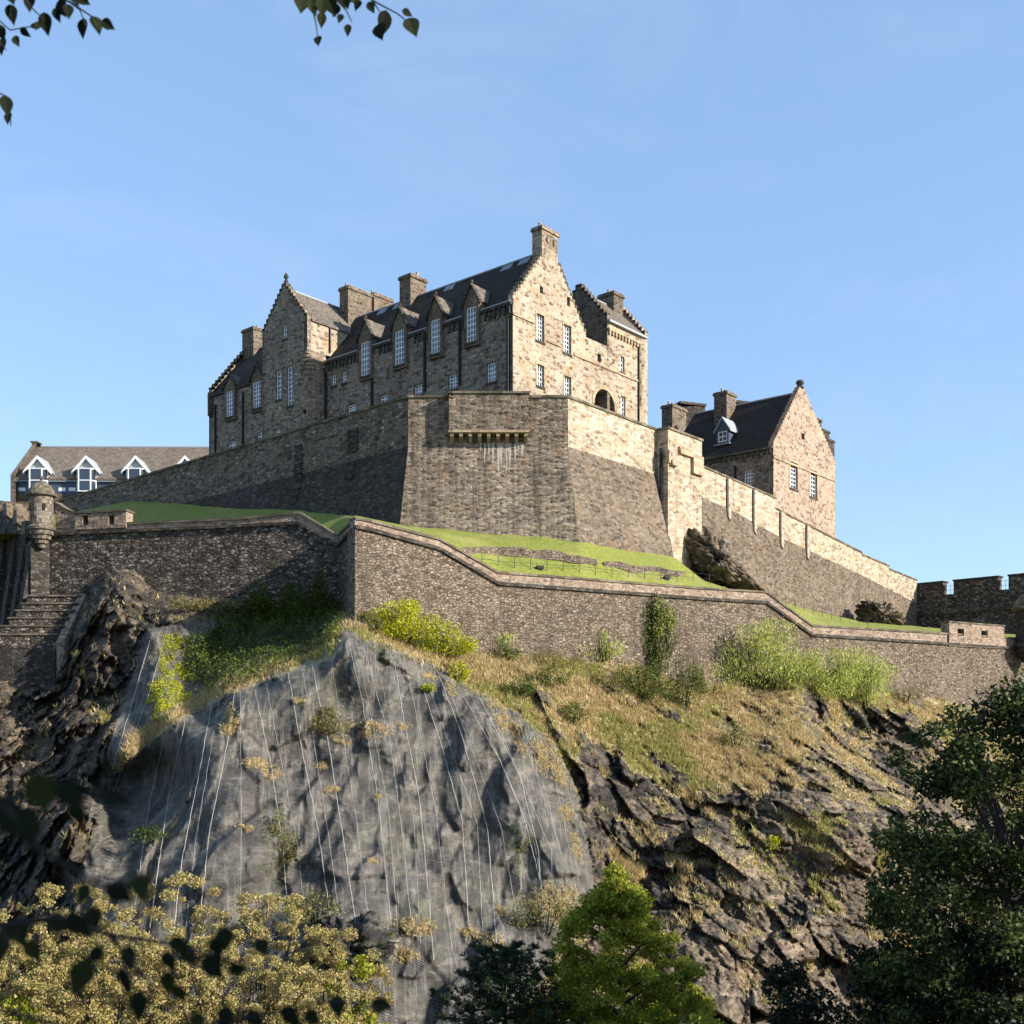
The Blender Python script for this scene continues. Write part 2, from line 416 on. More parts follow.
M['curtain'] = stone('brown_rubble', [(0.055, 0.042, 0.031), (0.185, 0.142, 0.102), (0.27, 0.212, 0.155), (0.21, 0.163, 0.118), (0.38, 0.305, 0.225)], 0.5, 0.28, (0.17, 0.13, 0.097), 0.0, rubble=True, dark=0.75, soot_scale=0.1, darkcol=(0.085, 0.064, 0.047), streak=0.4, bstr=1.0, bdist=0.12, warm=0.15)
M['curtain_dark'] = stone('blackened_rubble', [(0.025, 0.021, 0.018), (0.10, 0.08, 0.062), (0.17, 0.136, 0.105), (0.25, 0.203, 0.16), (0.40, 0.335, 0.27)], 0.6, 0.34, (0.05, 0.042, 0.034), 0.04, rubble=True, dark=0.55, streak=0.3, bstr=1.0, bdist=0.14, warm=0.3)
M['parapet'] = stone('reddish_parapet_rubble', [(0.09, 0.065, 0.05), (0.26, 0.18, 0.135), (0.34, 0.25, 0.19), (0.40, 0.32, 0.24)], 0.55, 0.3, (0.28, 0.22, 0.165), 0.03, rubble=True, dark=0.3, streak=0.2, warm=0.15)
M['black_wall'] = stone('black_weathered_stone', [(0.016, 0.015, 0.014), (0.045, 0.04, 0.035), (0.085, 0.072, 0.06), (0.14, 0.115, 0.095)], 0.7, 0.36, (0.035, 0.03, 0.026), 0.03, rubble=True, dark=0.5, streak=0.5)
M['coping'] = stone('coping_stone', [(0.07, 0.06, 0.045), (0.15, 0.125, 0.09), (0.24, 0.20, 0.145)], 1.3, 0.8, (0.07, 0.06, 0.045), 0.02, dark=0.5, streak=0.3, bstr=0.3)
M['slate'] = slate('dark_slate', (0.014, 0.012, 0.010), (0.046, 0.038, 0.030))
M['slate_worn'] = slate('worn_slate', (0.06, 0.05, 0.042), (0.19, 0.16, 0.13))
M['tile'] = slate('brown_roof_tile', (0.085, 0.068, 0.054), (0.20, 0.165, 0.13), 0.5, 0.35)
M['lead'] = plain('lead_flashing', (0.33, 0.35, 0.37), 0.5, 0.2)
M['white'] = plain('white_paint', (0.80, 0.80, 0.78), 0.4, 0.05)
M['pot'] = plain('clay_pot', (0.42, 0.33, 0.24), 0.8, 0.3)
M['iron'] = plain('black_iron', (0.012, 0.012, 0.014), 0.5, 0.2)
M['blue_panel'] = plain('blue_grey_panel', (0.06, 0.085, 0.125), 0.4, 0.2)
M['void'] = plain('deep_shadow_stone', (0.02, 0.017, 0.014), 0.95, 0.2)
M['lime'] = plain('lime_wash_streak', (0.44, 0.39, 0.32), 0.9, 0.35, 2.0)
k = NT('window_glass'); g = k.bsdf((0.03, 0.04, 0.055), 0.06, None, spec=0.9); M['glass'] = k.m

# ------------------------------------------------------------------ building helpers
def steps(a0, z0, a1, z1, n):
    """crow steps from (a0,z0) up/down to (a1,z1)"""
    p = []
    for i in range(n):
        x0 = a0 + (a1 - a0) * i / n; x1 = a0 + (a1 - a0) * (i + 1) / n
        zz = z0 + (z1 - z0) * (i + 1) / n if z1 > z0 else z0 + (z1 - z0) * i / n
        p += [(x0, zz), (x1, zz)]
    return p

def rect(a0, a1, z0, z1): return [(a0, z0), (a1, z0), (a1, z1), (a0, z1)]

def window(parent, pl, a0, a1, z0, z1, nx, ny, back, names=('window', 'pane'), sub=True, bar=0.085, out=0.0, sill=True):
    """sash window standing in its opening: white frame and glazing bars, one glass sheet behind"""
    mb = MB(); o = out - back; fw = 0.13
    mb.box(pl, a0, a0 + fw, z0, z1, o, o + 0.1); mb.box(pl, a1 - fw, a1, z0, z1, o, o + 0.1)
    mb.box(pl, a0 + fw, a1 - fw, z0, z0 + fw, o, o + 0.1); mb.box(pl, a0 + fw, a1 - fw, z1 - fw, z1, o, o + 0.1)
    for i in range(1, nx):
        c = a0 + fw + (a1 - a0 - 2 * fw) * i / nx; mb.box(pl, c - bar / 2, c + bar / 2, z0 + fw, z1 - fw, o, o + 0.07)
    for j in range(1, ny):
        c = z0 + fw + (z1 - z0 - 2 * fw) * j / ny; b = bar * (1.5 if j == ny // 2 else 1)
        mb.box(pl, a0 + fw, a1 - fw, c - b / 2, c + b / 2, o, o + 0.062)
    fr = mb.build(names[0], M['white'], parent)
    MB().box(pl, a0 + 0.02, a1 - 0.02, z0 + 0.02, z1 - 0.02, o - 0.05, o + 0.03).build(names[1], M['glass'], fr if sub else parent)
    if sill: MB().box(pl, a0 - 0.18, a1 + 0.18, z0 - 0.24, z0 - 0.003, out - back + 0.11, out + 0.12).build('sill', M['soot_shade'], fr if sub else parent)
    return fr

def surround(mb, pl, a0, a1, z0, z1, w=0.24, pr=0.05):
    mb.box(pl, a0 - w, a0, z0, z1, -0.1, pr); mb.box(pl, a1, a1 + w, z0, z1, -0.1, pr); mb.box(pl, a0 - w, a1 + w, z1, z1 + w * 1.3, -0.1, pr + 0.004)

def chimney(parent, pl, a0, a1, o0, o1, z0, z1, pots, mat='chimney', along='a'):
    mb = MB(); mb.box(pl, a0, a1, z0, z1, o0, o1)
    mb.box(pl, a0 - 0.15, a1 + 0.15, z1, z1 + 0.3, o0 - 0.15, o1 + 0.15)
    mb.box(pl, a0 - 0.08, a1 + 0.08, z1 + 0.3, z1 + 0.45, o0 - 0.08, o1 + 0.08)
    c = mb.build('chimney', M[mat], parent)
    for i in range(pots):
        t = (i + 0.5) / pots
        p = pl.W(a0 + (a1 - a0) * t, 0, (o0 + o1) / 2) if along == 'a' else pl.W((a0 + a1) / 2, 0, o0 + (o1 - o0) * t)
        MB().lathe(p, [(0.17, z1 + 0.4), (0.2, z1 + 0.5), (0.15, z1 + 0.85), (0.19, z1 + 0.9), (0.19, z1 + 0.98)], 8).build('chimney_pot', M['pot'], c)
    return c

def pipe(parent, pl, px, y0, y1, r=0.13, hopper=True):
    a = pl.a(px); z0, z1 = pl.z(px, y1), pl.z(px, y0)
    mb = MB().tube([pl.W(a, z0, 0.14), pl.W(a, z1, 0.14)], r, 6)
    mb.build('drainpipe', M['iron'], parent)

def gable_roof(parent, pl, a0, a1, o_front, o_back, ze, zr, mat, ridge=True, over=0.0):
    """roof with its ridge along the plane's a axis; front eave at o_front, back eave at o_back"""
    om = (o_front + o_back) / 2; th = 0.22
    P = [pl.W(a0, ze, o_front + over), pl.W(a0, zr, om), pl.W(a0, ze, o_back - over), pl.W(a0, ze - th, o_back - over), pl.W(a0, ze - th, o_front + over)]
    mb = MB().prism(P, pl.W(a1, 0) - pl.W(a0, 0))
    r = mb.build('roof', mat, parent)
    if ridge:
        MB().tube([pl.W(a0 + 0.05, zr + 0.02, om), pl.W(a1 - 0.05, zr + 0.02, om)], 0.13, 6).build('ridge', M['lead'], r)
    return r

# ================================================================== GEOMETRY OF THE SETTING
G = Vector((0.65, 0.76)).normalized(); FD = Vector((-0.76, 0.65)).normalized()     # castle grid
C0 = Vector((0.1, 120.0))
PG = Plane(C0, G)            # sunlit gable plane
PF = Plane(C0, FD)           # shaded long facade plane

# ---- line of the lower walls
WR = Plane((-12.1, 85.0), (0.85, 0.53))
WL = Plane((-14.7, 93.0), (-0.973, 0.23))
def foot_y(px):
    xs = [-400, 0, 40, 62, 82, 92, 106, 122, 138, 156, 190, 300, 345, 356, 420, 500, 580, 640, 700, 760, 830, 900, 960, 1024, 1300]
    ys = [705, 690, 670, 650, 618, 600, 592, 583, 590, 602, 604, 606, 612, 622, 645, 657, 662, 668, 690, 682, 692, 697, 706, 716, 760]
    return np.interp(px, xs, ys)
def wall_d(px):
    px = np.asarray(px, float); kk = (px - 512) / F
    tr = (12.1 + 85 * kk) / (0.85 - 0.53 * kk); dr = 85 + 0.53 * tr
    tl = (-14.7 - 93 * kk) / (0.973 + 0.23 * kk); dl = 93 + 0.23 * tl
    return np.where(px < 338, dl, np.where(px > 355, dr, np.interp(px, [338, 355], [93, 85])))

exec_rock = None
# ---- the crag: a surveyed sheet of rock, its depth from control points, then broken up by crags
ctrl = [(-400, 720, 92), (-400, 950, 66), (-400, 1180, 54), (-150, 700, 92), (-150, 850, 75), (-150, 1000, 63), (-150, 1180, 54),
        (0, 672, 95), (30, 690, 93.5), (60, 690, 92.5), (0, 760, 85), (50, 760, 85), (0, 850, 77), (0, 950, 68), (50, 1180, 54),
        (62, 612, 99), (75, 602, 99), (45, 640, 99), (88, 606, 94.5), (70, 640, 95), (122, 584, 94.0), (124, 600, 92.3), (150, 606, 95), (108, 620, 91), (90, 660, 89), (75, 730, 84), (140, 640, 90), (100, 745, 83),
        (112, 700, 88), (122, 660, 90.5), (105, 790, 82), (150, 632, 89.5), (180, 628, 91), (165, 690, 83.5), (150, 730, 81), (135, 760, 80), (185, 700, 85.5), (110, 830, 76),
        (200, 620, 93), (250, 606, 95.5), (300, 606, 93.5), (335, 612, 92), (250, 650, 90), (300, 640, 90), (220, 670, 87.5), (200, 700, 84), (150, 755, 79.5),
        (340, 626, 84.3), (320, 655, 82), (290, 668, 80.5), (230, 692, 78), (180, 722, 76), (130, 755, 74), (95, 820, 71), (80, 890, 68.5),
        (356, 622, 84.9), (400, 660, 82), (340, 700, 79), (260, 740, 75), (200, 800, 71.5), (150, 850, 69.5), (420, 720, 79), (350, 800, 73), (450, 800, 75.5),
        (480, 690, 83.5), (520, 710, 83), (550, 745, 81.5), (575, 800, 79.5), (590, 855, 77.5), (600, 900, 75.5), (520, 800, 77), (500, 880, 73), (420, 880, 70),
        (300, 880, 68.5), (330, 930, 64.5), (370, 925, 66), (380, 960, 65.5), (430, 960, 66.5), (200, 920, 66), (100, 1000, 63), (300, 1010, 62), (430, 1020, 63), (520, 960, 69),
        (610, 860, 80.5), (600, 800, 83), (585, 750, 86), (620, 900, 78),
        (560, 1020, 66), (700, 1000, 71), (850, 1000, 77), (1024, 1000, 83), (1150, 1000, 88), (1400, 1000, 95),
        (300, 1180, 54), (560, 1180, 56), (800, 1180, 62), (1024, 1180, 68), (1400, 1180, 78),
        (600, 700, 92.5), (650, 720, 94), (640, 780, 87.5), (700, 780, 90), (700, 720, 97), (760, 720, 101), (700, 850, 82), (650, 900, 78), (800, 850, 86), (760, 930, 77),
        (740, 690, 104), (790, 690, 106), (800, 730, 100), (840, 770, 95.5), (880, 800, 92), (908, 816, 90.5), (880, 860, 88),
        (830, 700, 110.5), (870, 712, 113), (850, 740, 109.5), (890, 770, 106), (930, 800, 104), (940, 870, 98), (920, 722, 115.5), (1000, 780, 115), (1024, 850, 104), (900, 930, 85)]
for px in (400, 450, 500, 550, 600, 640, 700, 760, 830, 900, 960, 1024, 1300):
    ctrl.append((px, float(foot_y(px)), float(wall_d(px)) - 0.25))
C = np.array(ctrl, float); CX = C[:, :2] / 100.0
def tps(r): return np.where(r > 1e-9, r * r * np.log(r + 1e-12), 0)
nC = len(C); A = np.zeros((nC + 3, nC + 3)); rr = np.hypot(CX[:, None, 0] - CX[None, :, 0], CX[:, None, 1] - CX[None, :, 1])
A[:nC, :nC] = tps(rr) + np.eye(nC) * 0.004; A[:nC, nC] = 1; A[:nC, nC + 1:] = CX; A[nC, :nC] = 1; A[nC + 1:, :nC] = CX.T
sol = np.linalg.solve(A, np.concatenate([C[:, 2], [0, 0, 0]]))
def rbf(x, y):
    x = x / 100.0; y = y / 100.0; o = sol[nC] + sol[nC + 1] * x + sol[nC + 2] * y
    for i in range(nC): o = o + sol[i] * tps(np.hypot(x - CX[i, 0], y - CX[i, 1]))
    return o

gx = np.concatenate([np.arange(-360, -20, 6.0), np.arange(-20, 1044, 1.6), np.arange(1044, 1380, 6.0)])
nv_ = 345
vv = np.linspace(0, 1, nv_)
TOP = foot_y(gx) - 26; BOT = 1185.0
GX = np.repeat(gx[None, :], nv_, 0); GY = TOP[None, :] + (BOT - TOP[None, :]) * vv[:, None]
gX, gY = GX.ravel(), GY.ravel()
D0 = rbf(gX, gY)

NET1 = [(345, 627), (322, 652), (290, 664), (225, 690), (178, 716), (128, 752), (95, 820), (72, 900), (120, 1060), (470, 1060), (560, 960), (596, 900), (590, 850), (577, 790), (556, 742), (520, 712), (478, 690), (430, 662), (390, 645)]
NET2 = [(146, 628), (183, 622), (222, 617), (262, 606), (300, 604), (338, 612), (330, 640), (250, 672), (190, 706), (130, 745), (104, 806), (86, 826), (100, 770), (130, 680)]
LEDGE = [(345, 618), (335, 660), (300, 668), (232, 694), (180, 720), (128, 760), (112, 775), (130, 738), (190, 700), (255, 664), (318, 640)]
sd1 = poly_sd(gX, gY, NET1); sd2 = poly_sd(gX, gY, NET2); sdl = poly_sd(gX, gY, LEDGE)
netm = np.maximum(sstep(-6, 10, sd1), sstep(-6, 8, sd2) * (1 - sstep(-4, 4, sdl)))
PX = np.stack([(gX - 512) / F * D0, D0, (HOR - gY) / F * D0], 1)
# bedding runs down to the right: rotate the pattern and stretch it along the beds
def beds(P, ang, sx, sz, sy=1.0):
    c, s = math.cos(ang), math.sin(ang)
    return np.stack([(P[:, 0] * c + P[:, 2] * s) / sx, P[:, 1] / sy, (-P[:, 0] * s + P[:, 2] * c) / sz], 1)
wobble = np.stack([fbm(PX * 0.25, 3, 5), fbm(PX * 0.25, 3, 6), fbm(PX * 0.25, 3, 7)], 1) * 0.9 - 0.45
angR = -0.80; Pw = PX + wobble
q1, e1 = facets(beds(Pw, angR, 8.5, 4.2, 7.0), 21)
q2, e2 = facets(beds(Pw, angR + 0.2, 3.2, 1.5, 2.6), 22)
q3, e3 = facets(beds(Pw, angR - 0.3, 0.85, 0.5, 0.8), 23)
leftm = 1 - sstep(120, 170, gX)
l1, el1 = facets(beds(Pw, 1.25, 4.5, 2.4, 4.0), 31)
l2, el2 = facets(beds(Pw, 1.25, 1.7, 0.9, 1.8), 32)
q1 = q1 * (1 - leftm) + l1 * leftm; q2 = q2 * (1 - leftm) + l2 * leftm
q4, e4 = facets(beds(Pw, angR, 0.42, 0.3, 0.4), 24)
crag = (2.0 - 0.2 * leftm) * q1 + (0.95 + 0.1 * leftm) * q2 + 0.26 * q3 + 0.08 * q4 - 0.30 * (1 - sstep(0, 0.08, e2))
v1, ve1 = facets(beds(Pw, 1.28, 9.0, 3.2, 5.0), 43); v2, ve2 = facets(beds(Pw, 1.18, 4.0, 1.2, 2.5), 44); v3_, _ = facets(beds(Pw, 1.0, 1.3, 0.7, 1.0), 45)
smooth = (fbm(PX * np.array([0.22, 0.22, 0.12]), 3, 41) - 0.5) * 3.6 + 0.85 * v1 + 0.42 * v2 + 0.14 * v3_ - 0.25 * (1 - sstep(0, 0.10, ve1))
hump = (fbm(PX * 0.35, 4, 51) - 0.5) * 1.6 + (fbm(PX * 1.6, 3, 52) - 0.5) * 0.35
# how grassy: painted as regions of the hillside, broken by noise
gn = fbm(beds(PX, angR, 3.2, 1.5, 3.0), 5, 61)
UPG = [(345, 618), (400, 640), (470, 682), (550, 738), (575, 780), (610, 770), (690, 800), (800, 735), (745, 690), (800, 690), (900, 700), (960, 725), (1100, 760), (1300, 770), (1300, 640), (345, 560)]
sdu = poly_sd(gX, gY, UPG)
bias = sstep(-70, 40, sdu) * 0.85 - 0.13 - 0.14 * sstep(740, 960, gY) - 0.30 * sstep(0.05, 0.45, q1) * sstep(650, 720, gY)
bias = bias - 0.30 * sstep(0, 45, poly_sd(gX, gY, [(570, 760), (610, 705), (700, 735), (760, 790), (720, 830), (620, 870), (590, 850)]))
bias = bias - 0.30 * sstep(0, 30, poly_sd(gX, gY, [(720, 680), (745, 672), (830, 740), (910, 815), (880, 830), (790, 750)]))
bias = bias - 0.55 * sstep(0, 24, poly_sd(gX, gY, [(800, 690), (885, 694), (935, 735), (950, 860), (910, 815), (850, 750)]))
bias = np.where(gX < 215, -0.55 - 0.1 * sstep(700, 850, gY), bias)
bias = np.where(sdl > -6, np.maximum(bias, sstep(-5, 3, sdl) * 0.9), bias)
grass_raw = bias + (gn - 0.5) * 3.0
ga = sstep(-0.1, 0.45, grass_raw)
disp = netm * smooth + (1 - netm) * (crag * (1 - 0.85 * ga) - ga * 0.15 + hump * ga)
edge_fade = sstep(0.0, 1.0, (gY - np.repeat(foot_y(gx)[None, :], nv_, 0).ravel()) / 22.0)
edge_fade = np.where(gX < 150, 0.35 + 0.65 * edge_fade, edge_fade)
D1 = D0 - disp * edge_fade * 1.0
above = sstep(0, 24, np.repeat(foot_y(gx)[None, :], nv_, 0).ravel() - gY)
D1 = D1 + above * 1.2
VR = np.stack([(gX - 512) / F * D1, D1, (HOR - gY) / F * D1], 1)
DG = D1.reshape(nv_, len(gx))
def rock_d(px, py):
    i = int(np.clip(np.searchsorted(gx, px), 1, len(gx) - 1)); ty = TOP[i]
    j = int(np.clip(round((py - ty) / (BOT - ty) * (nv_ - 1)), 0, nv_ - 1)); return float(DG[j, i])
nx_ = len(gx); ii = (np.arange(nv_ - 1)[:, None] * nx_ + np.arange(nx_ - 1)[None, :]).ravel()
FR = np.stack([ii, ii + nx_, ii + nx_ + 1, ii + 1], 1)
# normals to let grass sit on ledges
VG = VR.reshape(nv_, nx_, 3); du = np.gradient(VG, axis=1); dv = np.gradient(VG, axis=0)
NN = np.cross(dv, du); NN /= np.linalg.norm(NN, axis=2, keepdims=True) + 1e-9
nz = NN[:, :, 2].ravel(); nz = np.where((NN[:, :, 1].ravel() > 0), -nz, nz)
ledge_g = (1 - 0.75 * (1 - sstep(190, 215, gX))) * sstep(0.62, 0.85, nz) * sstep(0.46, 0.58, fbm(PX * 0.5, 3, 71)) * (1 - netm) 
darkrock = np.clip(sstep(-30, 25, poly_sd(gX, gY, [(590, 690), (690, 712), (760, 790), (745, 830), (690, 850), (690, 930), (610, 900), (585, 800)])) * 0.9 + sstep(-8, 10, poly_sd(gX, gY, [(800, 690), (885, 694), (935, 735), (950, 860), (910, 815), (850, 750)])) + (1 - sstep(150, 210, gX)) * 0.75, 0, 1)  # wet basalt beside the net; same darkening on right recess and left crag
grass = np.clip(np.maximum(ga * (1 - netm * (1 - sstep(-3, 4, sdl))), ledge_g * 0.9), 0, 1)

k = NT('crag_rock')
tc = k.n('ShaderNodeTexCoord').outputs['Object']
ag = k.n('ShaderNodeAttribute', attribute_name='grass').outputs['Fac']; an = k.n('ShaderNodeAttribute', attribute_name='netted').outputs['Fac']
mp = k.mapping(tc, (0.5, 0.5, 1.6), (0, 0.8, 0))
n1 = k.noise(mp, 1.0, 8, 0.65); n2 = k.noise(tc, 0.22, 4, 0.6); n3 = k.noise(tc, 3.0, 6, 0.7)
rc = k.ramp(n1.outputs[0], [(0.30, (0.018, 0.016, 0.014)), (0.42, (0.06, 0.05, 0.04)), (0.54, (0.13, 0.105, 0.08)), (0.70, (0.25, 0.20, 0.145))])
rc = k.mix(k.ramp(n2.outputs[0], [(0.40, 0.0), (0.62, 0.75)]), rc, (0.17, 0.128, 0.084))
rc = k.mix(k.ramp(n3.outputs[0], [(0.52, 0.0), (0.70, 0.65)]), rc, (0.30, 0.25, 0.18))
nr = k.ramp(n1.outputs[0], [(0.30, (0.014, 0.014, 0.014)), (0.44, (0.050, 0.046, 0.041)), (0.56, (0.105, 0.096, 0.083)), (0.75, (0.21, 0.19, 0.162))])
n5 = k.noise(k.mapping(tc, (1, 1, 0.55)), 0.42, 5, 0.62)
nr = k.mix(k.ramp(n5.outputs[0], [(0.50, 0.0), (0.58, 0.85)]), nr, (0.022, 0.022, 0.022))  # dark noise patches paint shaded pockets into the netted rock
nr = k.mix(k.ramp(n2.outputs[0], [(0.50, 0.0), (0.68, 0.35)]), nr, (0.10, 0.11, 0.05))
aw = k.n('ShaderNodeAttribute', attribute_name='dark_rock').outputs['Fac']
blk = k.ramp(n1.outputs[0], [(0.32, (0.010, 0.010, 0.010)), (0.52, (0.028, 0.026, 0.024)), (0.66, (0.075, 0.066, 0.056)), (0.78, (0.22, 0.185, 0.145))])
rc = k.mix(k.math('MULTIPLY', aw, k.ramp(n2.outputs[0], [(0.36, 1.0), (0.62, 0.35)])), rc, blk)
rc = k.mix(an, rc, nr)
gn1 = k.noise(tc, 0.35, 5, 0.65); gn2 = k.noise(tc, 2.2, 5, 0.7)
gc = k.ramp(gn2.outputs[0], [(0.28, (0.13, 0.095, 0.045)), (0.5, (0.35, 0.265, 0.135)), (0.72, (0.50, 0.39, 0.215))])
gr = k.ramp(gn2.outputs[0], [(0.3, (0.055, 0.075, 0.018)), (0.7, (0.17, 0.19, 0.05))])
gc = k.mix(k.ramp(gn1.outputs[0], [(0.48, 0.0), (0.62, 0.8)]), gc, gr)
gm = k.ramp(k.math('ADD', ag, k.math('MULTIPLY', k.math('SUBTRACT', n3.outputs[0], 0.5), 0.7)), [(0.35, 0.0), (0.6, 1.0)])
col = k.mix(gm, rc, gc)
wv_n = k.noise(tc, 0.7, 3); wsub = k.n('ShaderNodeVectorMath', operation='MULTIPLY_ADD'); k.l(wv_n.outputs['Color'], wsub.inputs[0]); wsub.inputs[1].default_value = (0.9, 0.9, 0.9); k.l(tc, wsub.inputs[2])
fr1 = k.n('ShaderNodeTexVoronoi', feature='F1'); fr1.inputs['Scale'].default_value = 1.0; k.l(k.mapping(wsub.outputs[0], (0.62, 0.62, 1.5), (0, 0.85, 0)), fr1.inputs['Vector'])
fr2 = k.n('ShaderNodeTexVoronoi', feature='F1'); fr2.inputs['Scale'].default_value = 1.0; k.l(k.mapping(wsub.outputs[0], (1.9, 1.9, 3.6), (0, 0.7, 0.3)), fr2.inputs['Vector'])
f1s = k.n('ShaderNodeSeparateColor'); k.l(fr1.outputs['Color'], f1s.inputs[0]); f2s = k.n('ShaderNodeSeparateColor'); k.l(fr2.outputs['Color'], f2s.inputs[0])
cell = k.math('ADD', k.math('MULTIPLY', f1s.outputs[0], 0.6), k.math('MULTIPLY', f2s.outputs[1], 0.4))
rockc = k.mix(k.math('SUBTRACT', 1.0, gm), col, k.mix(1.0, col, k.ramp(cell, [(0.15, (0.45, 0.45, 0.46)), (0.5, (0.95, 0.94, 0.92)), (0.85, (1.7, 1.62, 1.5))]), 'MULTIPLY'))
plates = k.math('ADD', k.math('SUBTRACT', f1s.outputs[1], k.math('MULTIPLY', fr1.outputs['Distance'], 0.8)), k.math('MULTIPLY', k.math('SUBTRACT', f2s.outputs[0], fr2.outputs['Distance']), 0.45))
hg = k.math('ADD', k.math('MULTIPLY', n1.outputs[0], 0.8), k.math('ADD', k.math('MULTIPLY', n3.outputs[0], 0.4), k.math('MULTIPLY', plates, k.math('SUBTRACT', 1.1, k.math('MULTIPLY', an, 0.25)))))
k.bsdf(rockc, 0.85, hg, 1.0, 0.45, 0.25)
M['rock'] = k.m
props(np_mesh('castle_rock', VR, FR, M['rock'], attrs={'grass': grass, 'netted': netm, 'dark_rock': darkrock}), kind='structure')

# ---- wire netting pegged over the rock: smooth sheet a hand's breadth in front of it
k = NT('wire_netting')
oc = k.n('ShaderNodeTexCoord').outputs['Object']
so = k.n('ShaderNodeSeparateXYZ'); k.l(oc, so.inputs[0])
uvc = k.n('ShaderNodeCombineXYZ'); k.l(k.math('ADD', so.outputs[0], k.math('MULTIPLY', so.outputs[1], 0.15)), uvc.inputs[0]); k.l(so.outputs[2], uvc.inputs[1])
uv = uvc.outputs[0]
def wave(rot):
    m_ = k.mapping(uv, (1, 1, 1), (0, 0, rot)); s_ = k.n('ShaderNodeSeparateXYZ'); k.l(m_, s_.inputs[0])
    fr = k.math('FRACT', k.math('MULTIPLY', s_.outputs[1], 9.0)); return k.math('ABSOLUTE', k.math('SUBTRACT', fr, 0.5))
wv = k.math('MINIMUM', wave(R(24)), wave(R(-24)))
mesh = k.ramp(wv, [(0.05, 1.0), (0.11, 0.0)])
fold = k.noise(k.mapping(uv, (0.85, 0.075, 1), (0, 0, R(-9))), 1.0, 6, 0.62)
foldm = k.ramp(fold.outputs[0], [(0.50, 0.0), (0.53, 0.20), (0.55, 0.01), (0.61, 0.01), (0.63, 0.30), (0.65, 0.01), (0.71, 0.01), (0.74, 0.24)])
alpha = k.math('ADD', k.math('MULTIPLY', mesh, 0.46), foldm, True)
pb = k.n('ShaderNodeBsdfPrincipled'); pb.inputs['Base Color'].default_value = (0.31, 0.285, 0.248, 1); pb.inputs['Roughness'].default_value = 0.6; pb.inputs['Metallic'].default_value = 0.0
tr = k.n('ShaderNodeBsdfTransparent'); mx = k.n('ShaderNodeMixShader')
k.l(alpha, mx.inputs[0]); k.l(tr.outputs[0], mx.inputs[1]); k.l(pb.outputs[0], mx.inputs[2]); k.l(mx.outputs[0], k.out.inputs[0]); M['net'] = k.m

def blur2(Dm, n, it=3):
    for _ in range(it):
        for ax in (0, 1):
            c = np.cumsum(np.concatenate([np.repeat(np.take(Dm, [0], ax), n + 1, ax), Dm, np.repeat(np.take(Dm, [-1], ax), n, ax)], ax), ax)
            a_ = np.take(c, range(2 * n + 1, c.shape[ax]), ax); b_ = np.take(c, range(0, c.shape[ax] - 2 * n - 1), ax); Dm = (a_ - b_) / (2 * n + 1)
    return Dm
DN = np.minimum(blur2(DG, 2), DG).copy(); DN = np.minimum(blur2(DN, 1), DG) - 0.14
XNg = np.stack([(GX - 512) / F * DN, DN, (HOR - GY) / F * DN], 2)
uN = np.cumsum(np.concatenate([np.zeros((nv_, 1)), np.linalg.norm(np.diff(GX, axis=1)[..., None] / F * DN[:, 1:, None], axis=2)], 1), 1)
vN = np.cumsum(np.concatenate([np.zeros((1, nx_)), np.linalg.norm(np.diff(XNg, axis=0), axis=2)], 0), 0)
def net_sheet(sd, name, parent):
    keep = (sd > 0)
    fk = keep[FR].all(1); f = FR[fk]; used = np.unique(f); mp_ = -np.ones(len(gX), int); mp_[used] = np.arange(len(used))
    return np_mesh(name, XNg.reshape(-1, 3)[used], mp_[f], M['net'], parent, uv=np.stack([uN.ravel(), vN.ravel()], 1)[used], smooth=True)
def net_pt(px, py, lift=0.05):
    i = int(np.clip(np.searchsorted(gx, px), 1, nx_ - 1)); j = int(np.clip(round((py - TOP[i]) / (BOT - TOP[i]) * (nv_ - 1)), 0, nv_ - 1))
    return ray(px, py, float(DN[j, i]) - lift)
M['cable'] = plain('galvanised_cable', (0.42, 0.41, 0.39), 0.5, 0.2)
def cable(parent, pts, r=0.02):
    P = []
    for (x0, y0), (x1, y1) in zip(pts[:-1], pts[1:]):
        n = max(2, int(math.hypot(x1 - x0, y1 - y0) / 6))
        for i in range(n): P.append(net_pt(x0 + (x1 - x0) * i / n + random.uniform(-.4, .4), y0 + (y1 - y0) * i / n))
    P.append(net_pt(*pts[-1])); MB().tube(P, r, 4).build('cable', M['cable'], parent)
nt1 = thing('rock_netting', ray(350, 640, 80), 'large grey wire net with long cables draped over the sunlit bulging rock face', 'rock netting')
net_sheet(sd1, 'net_sheet', nt1)
cabs = [[(165, 735), (150, 800), (135, 905)], [(185, 722), (168, 800), (148, 940)], [(212, 702), (196, 790), (182, 860), (170, 960)], [(235, 692), (228, 740), (210, 830), (196, 950)],
        [(255, 690), (272, 770), (283, 850), (292, 960)], [(288, 672), (300, 740), (318, 830), (330, 915)], [(312, 665), (328, 740), (342, 830), (356, 925)],
        [(348, 640), (362, 700), (378, 800), (394, 950)], [(363, 645), (390, 740), (402, 830), (412, 930)], [(392, 645), (404, 720), (420, 800), (434, 960)],
        [(415, 662), (440, 740), (462, 820), (470, 940)], [(436, 668), (462, 735), (488, 830), (497, 950)], [(460, 690), (500, 760), (525, 820), (540, 880)],
        [(478, 695), (520, 775), (538, 850), (545, 930)], [(508, 710), (545, 790), (560, 850), (570, 905)], [(540, 735), (556, 780), (573, 870), (580, 920)]]
for c_ in cabs: cable(nt1, c_)
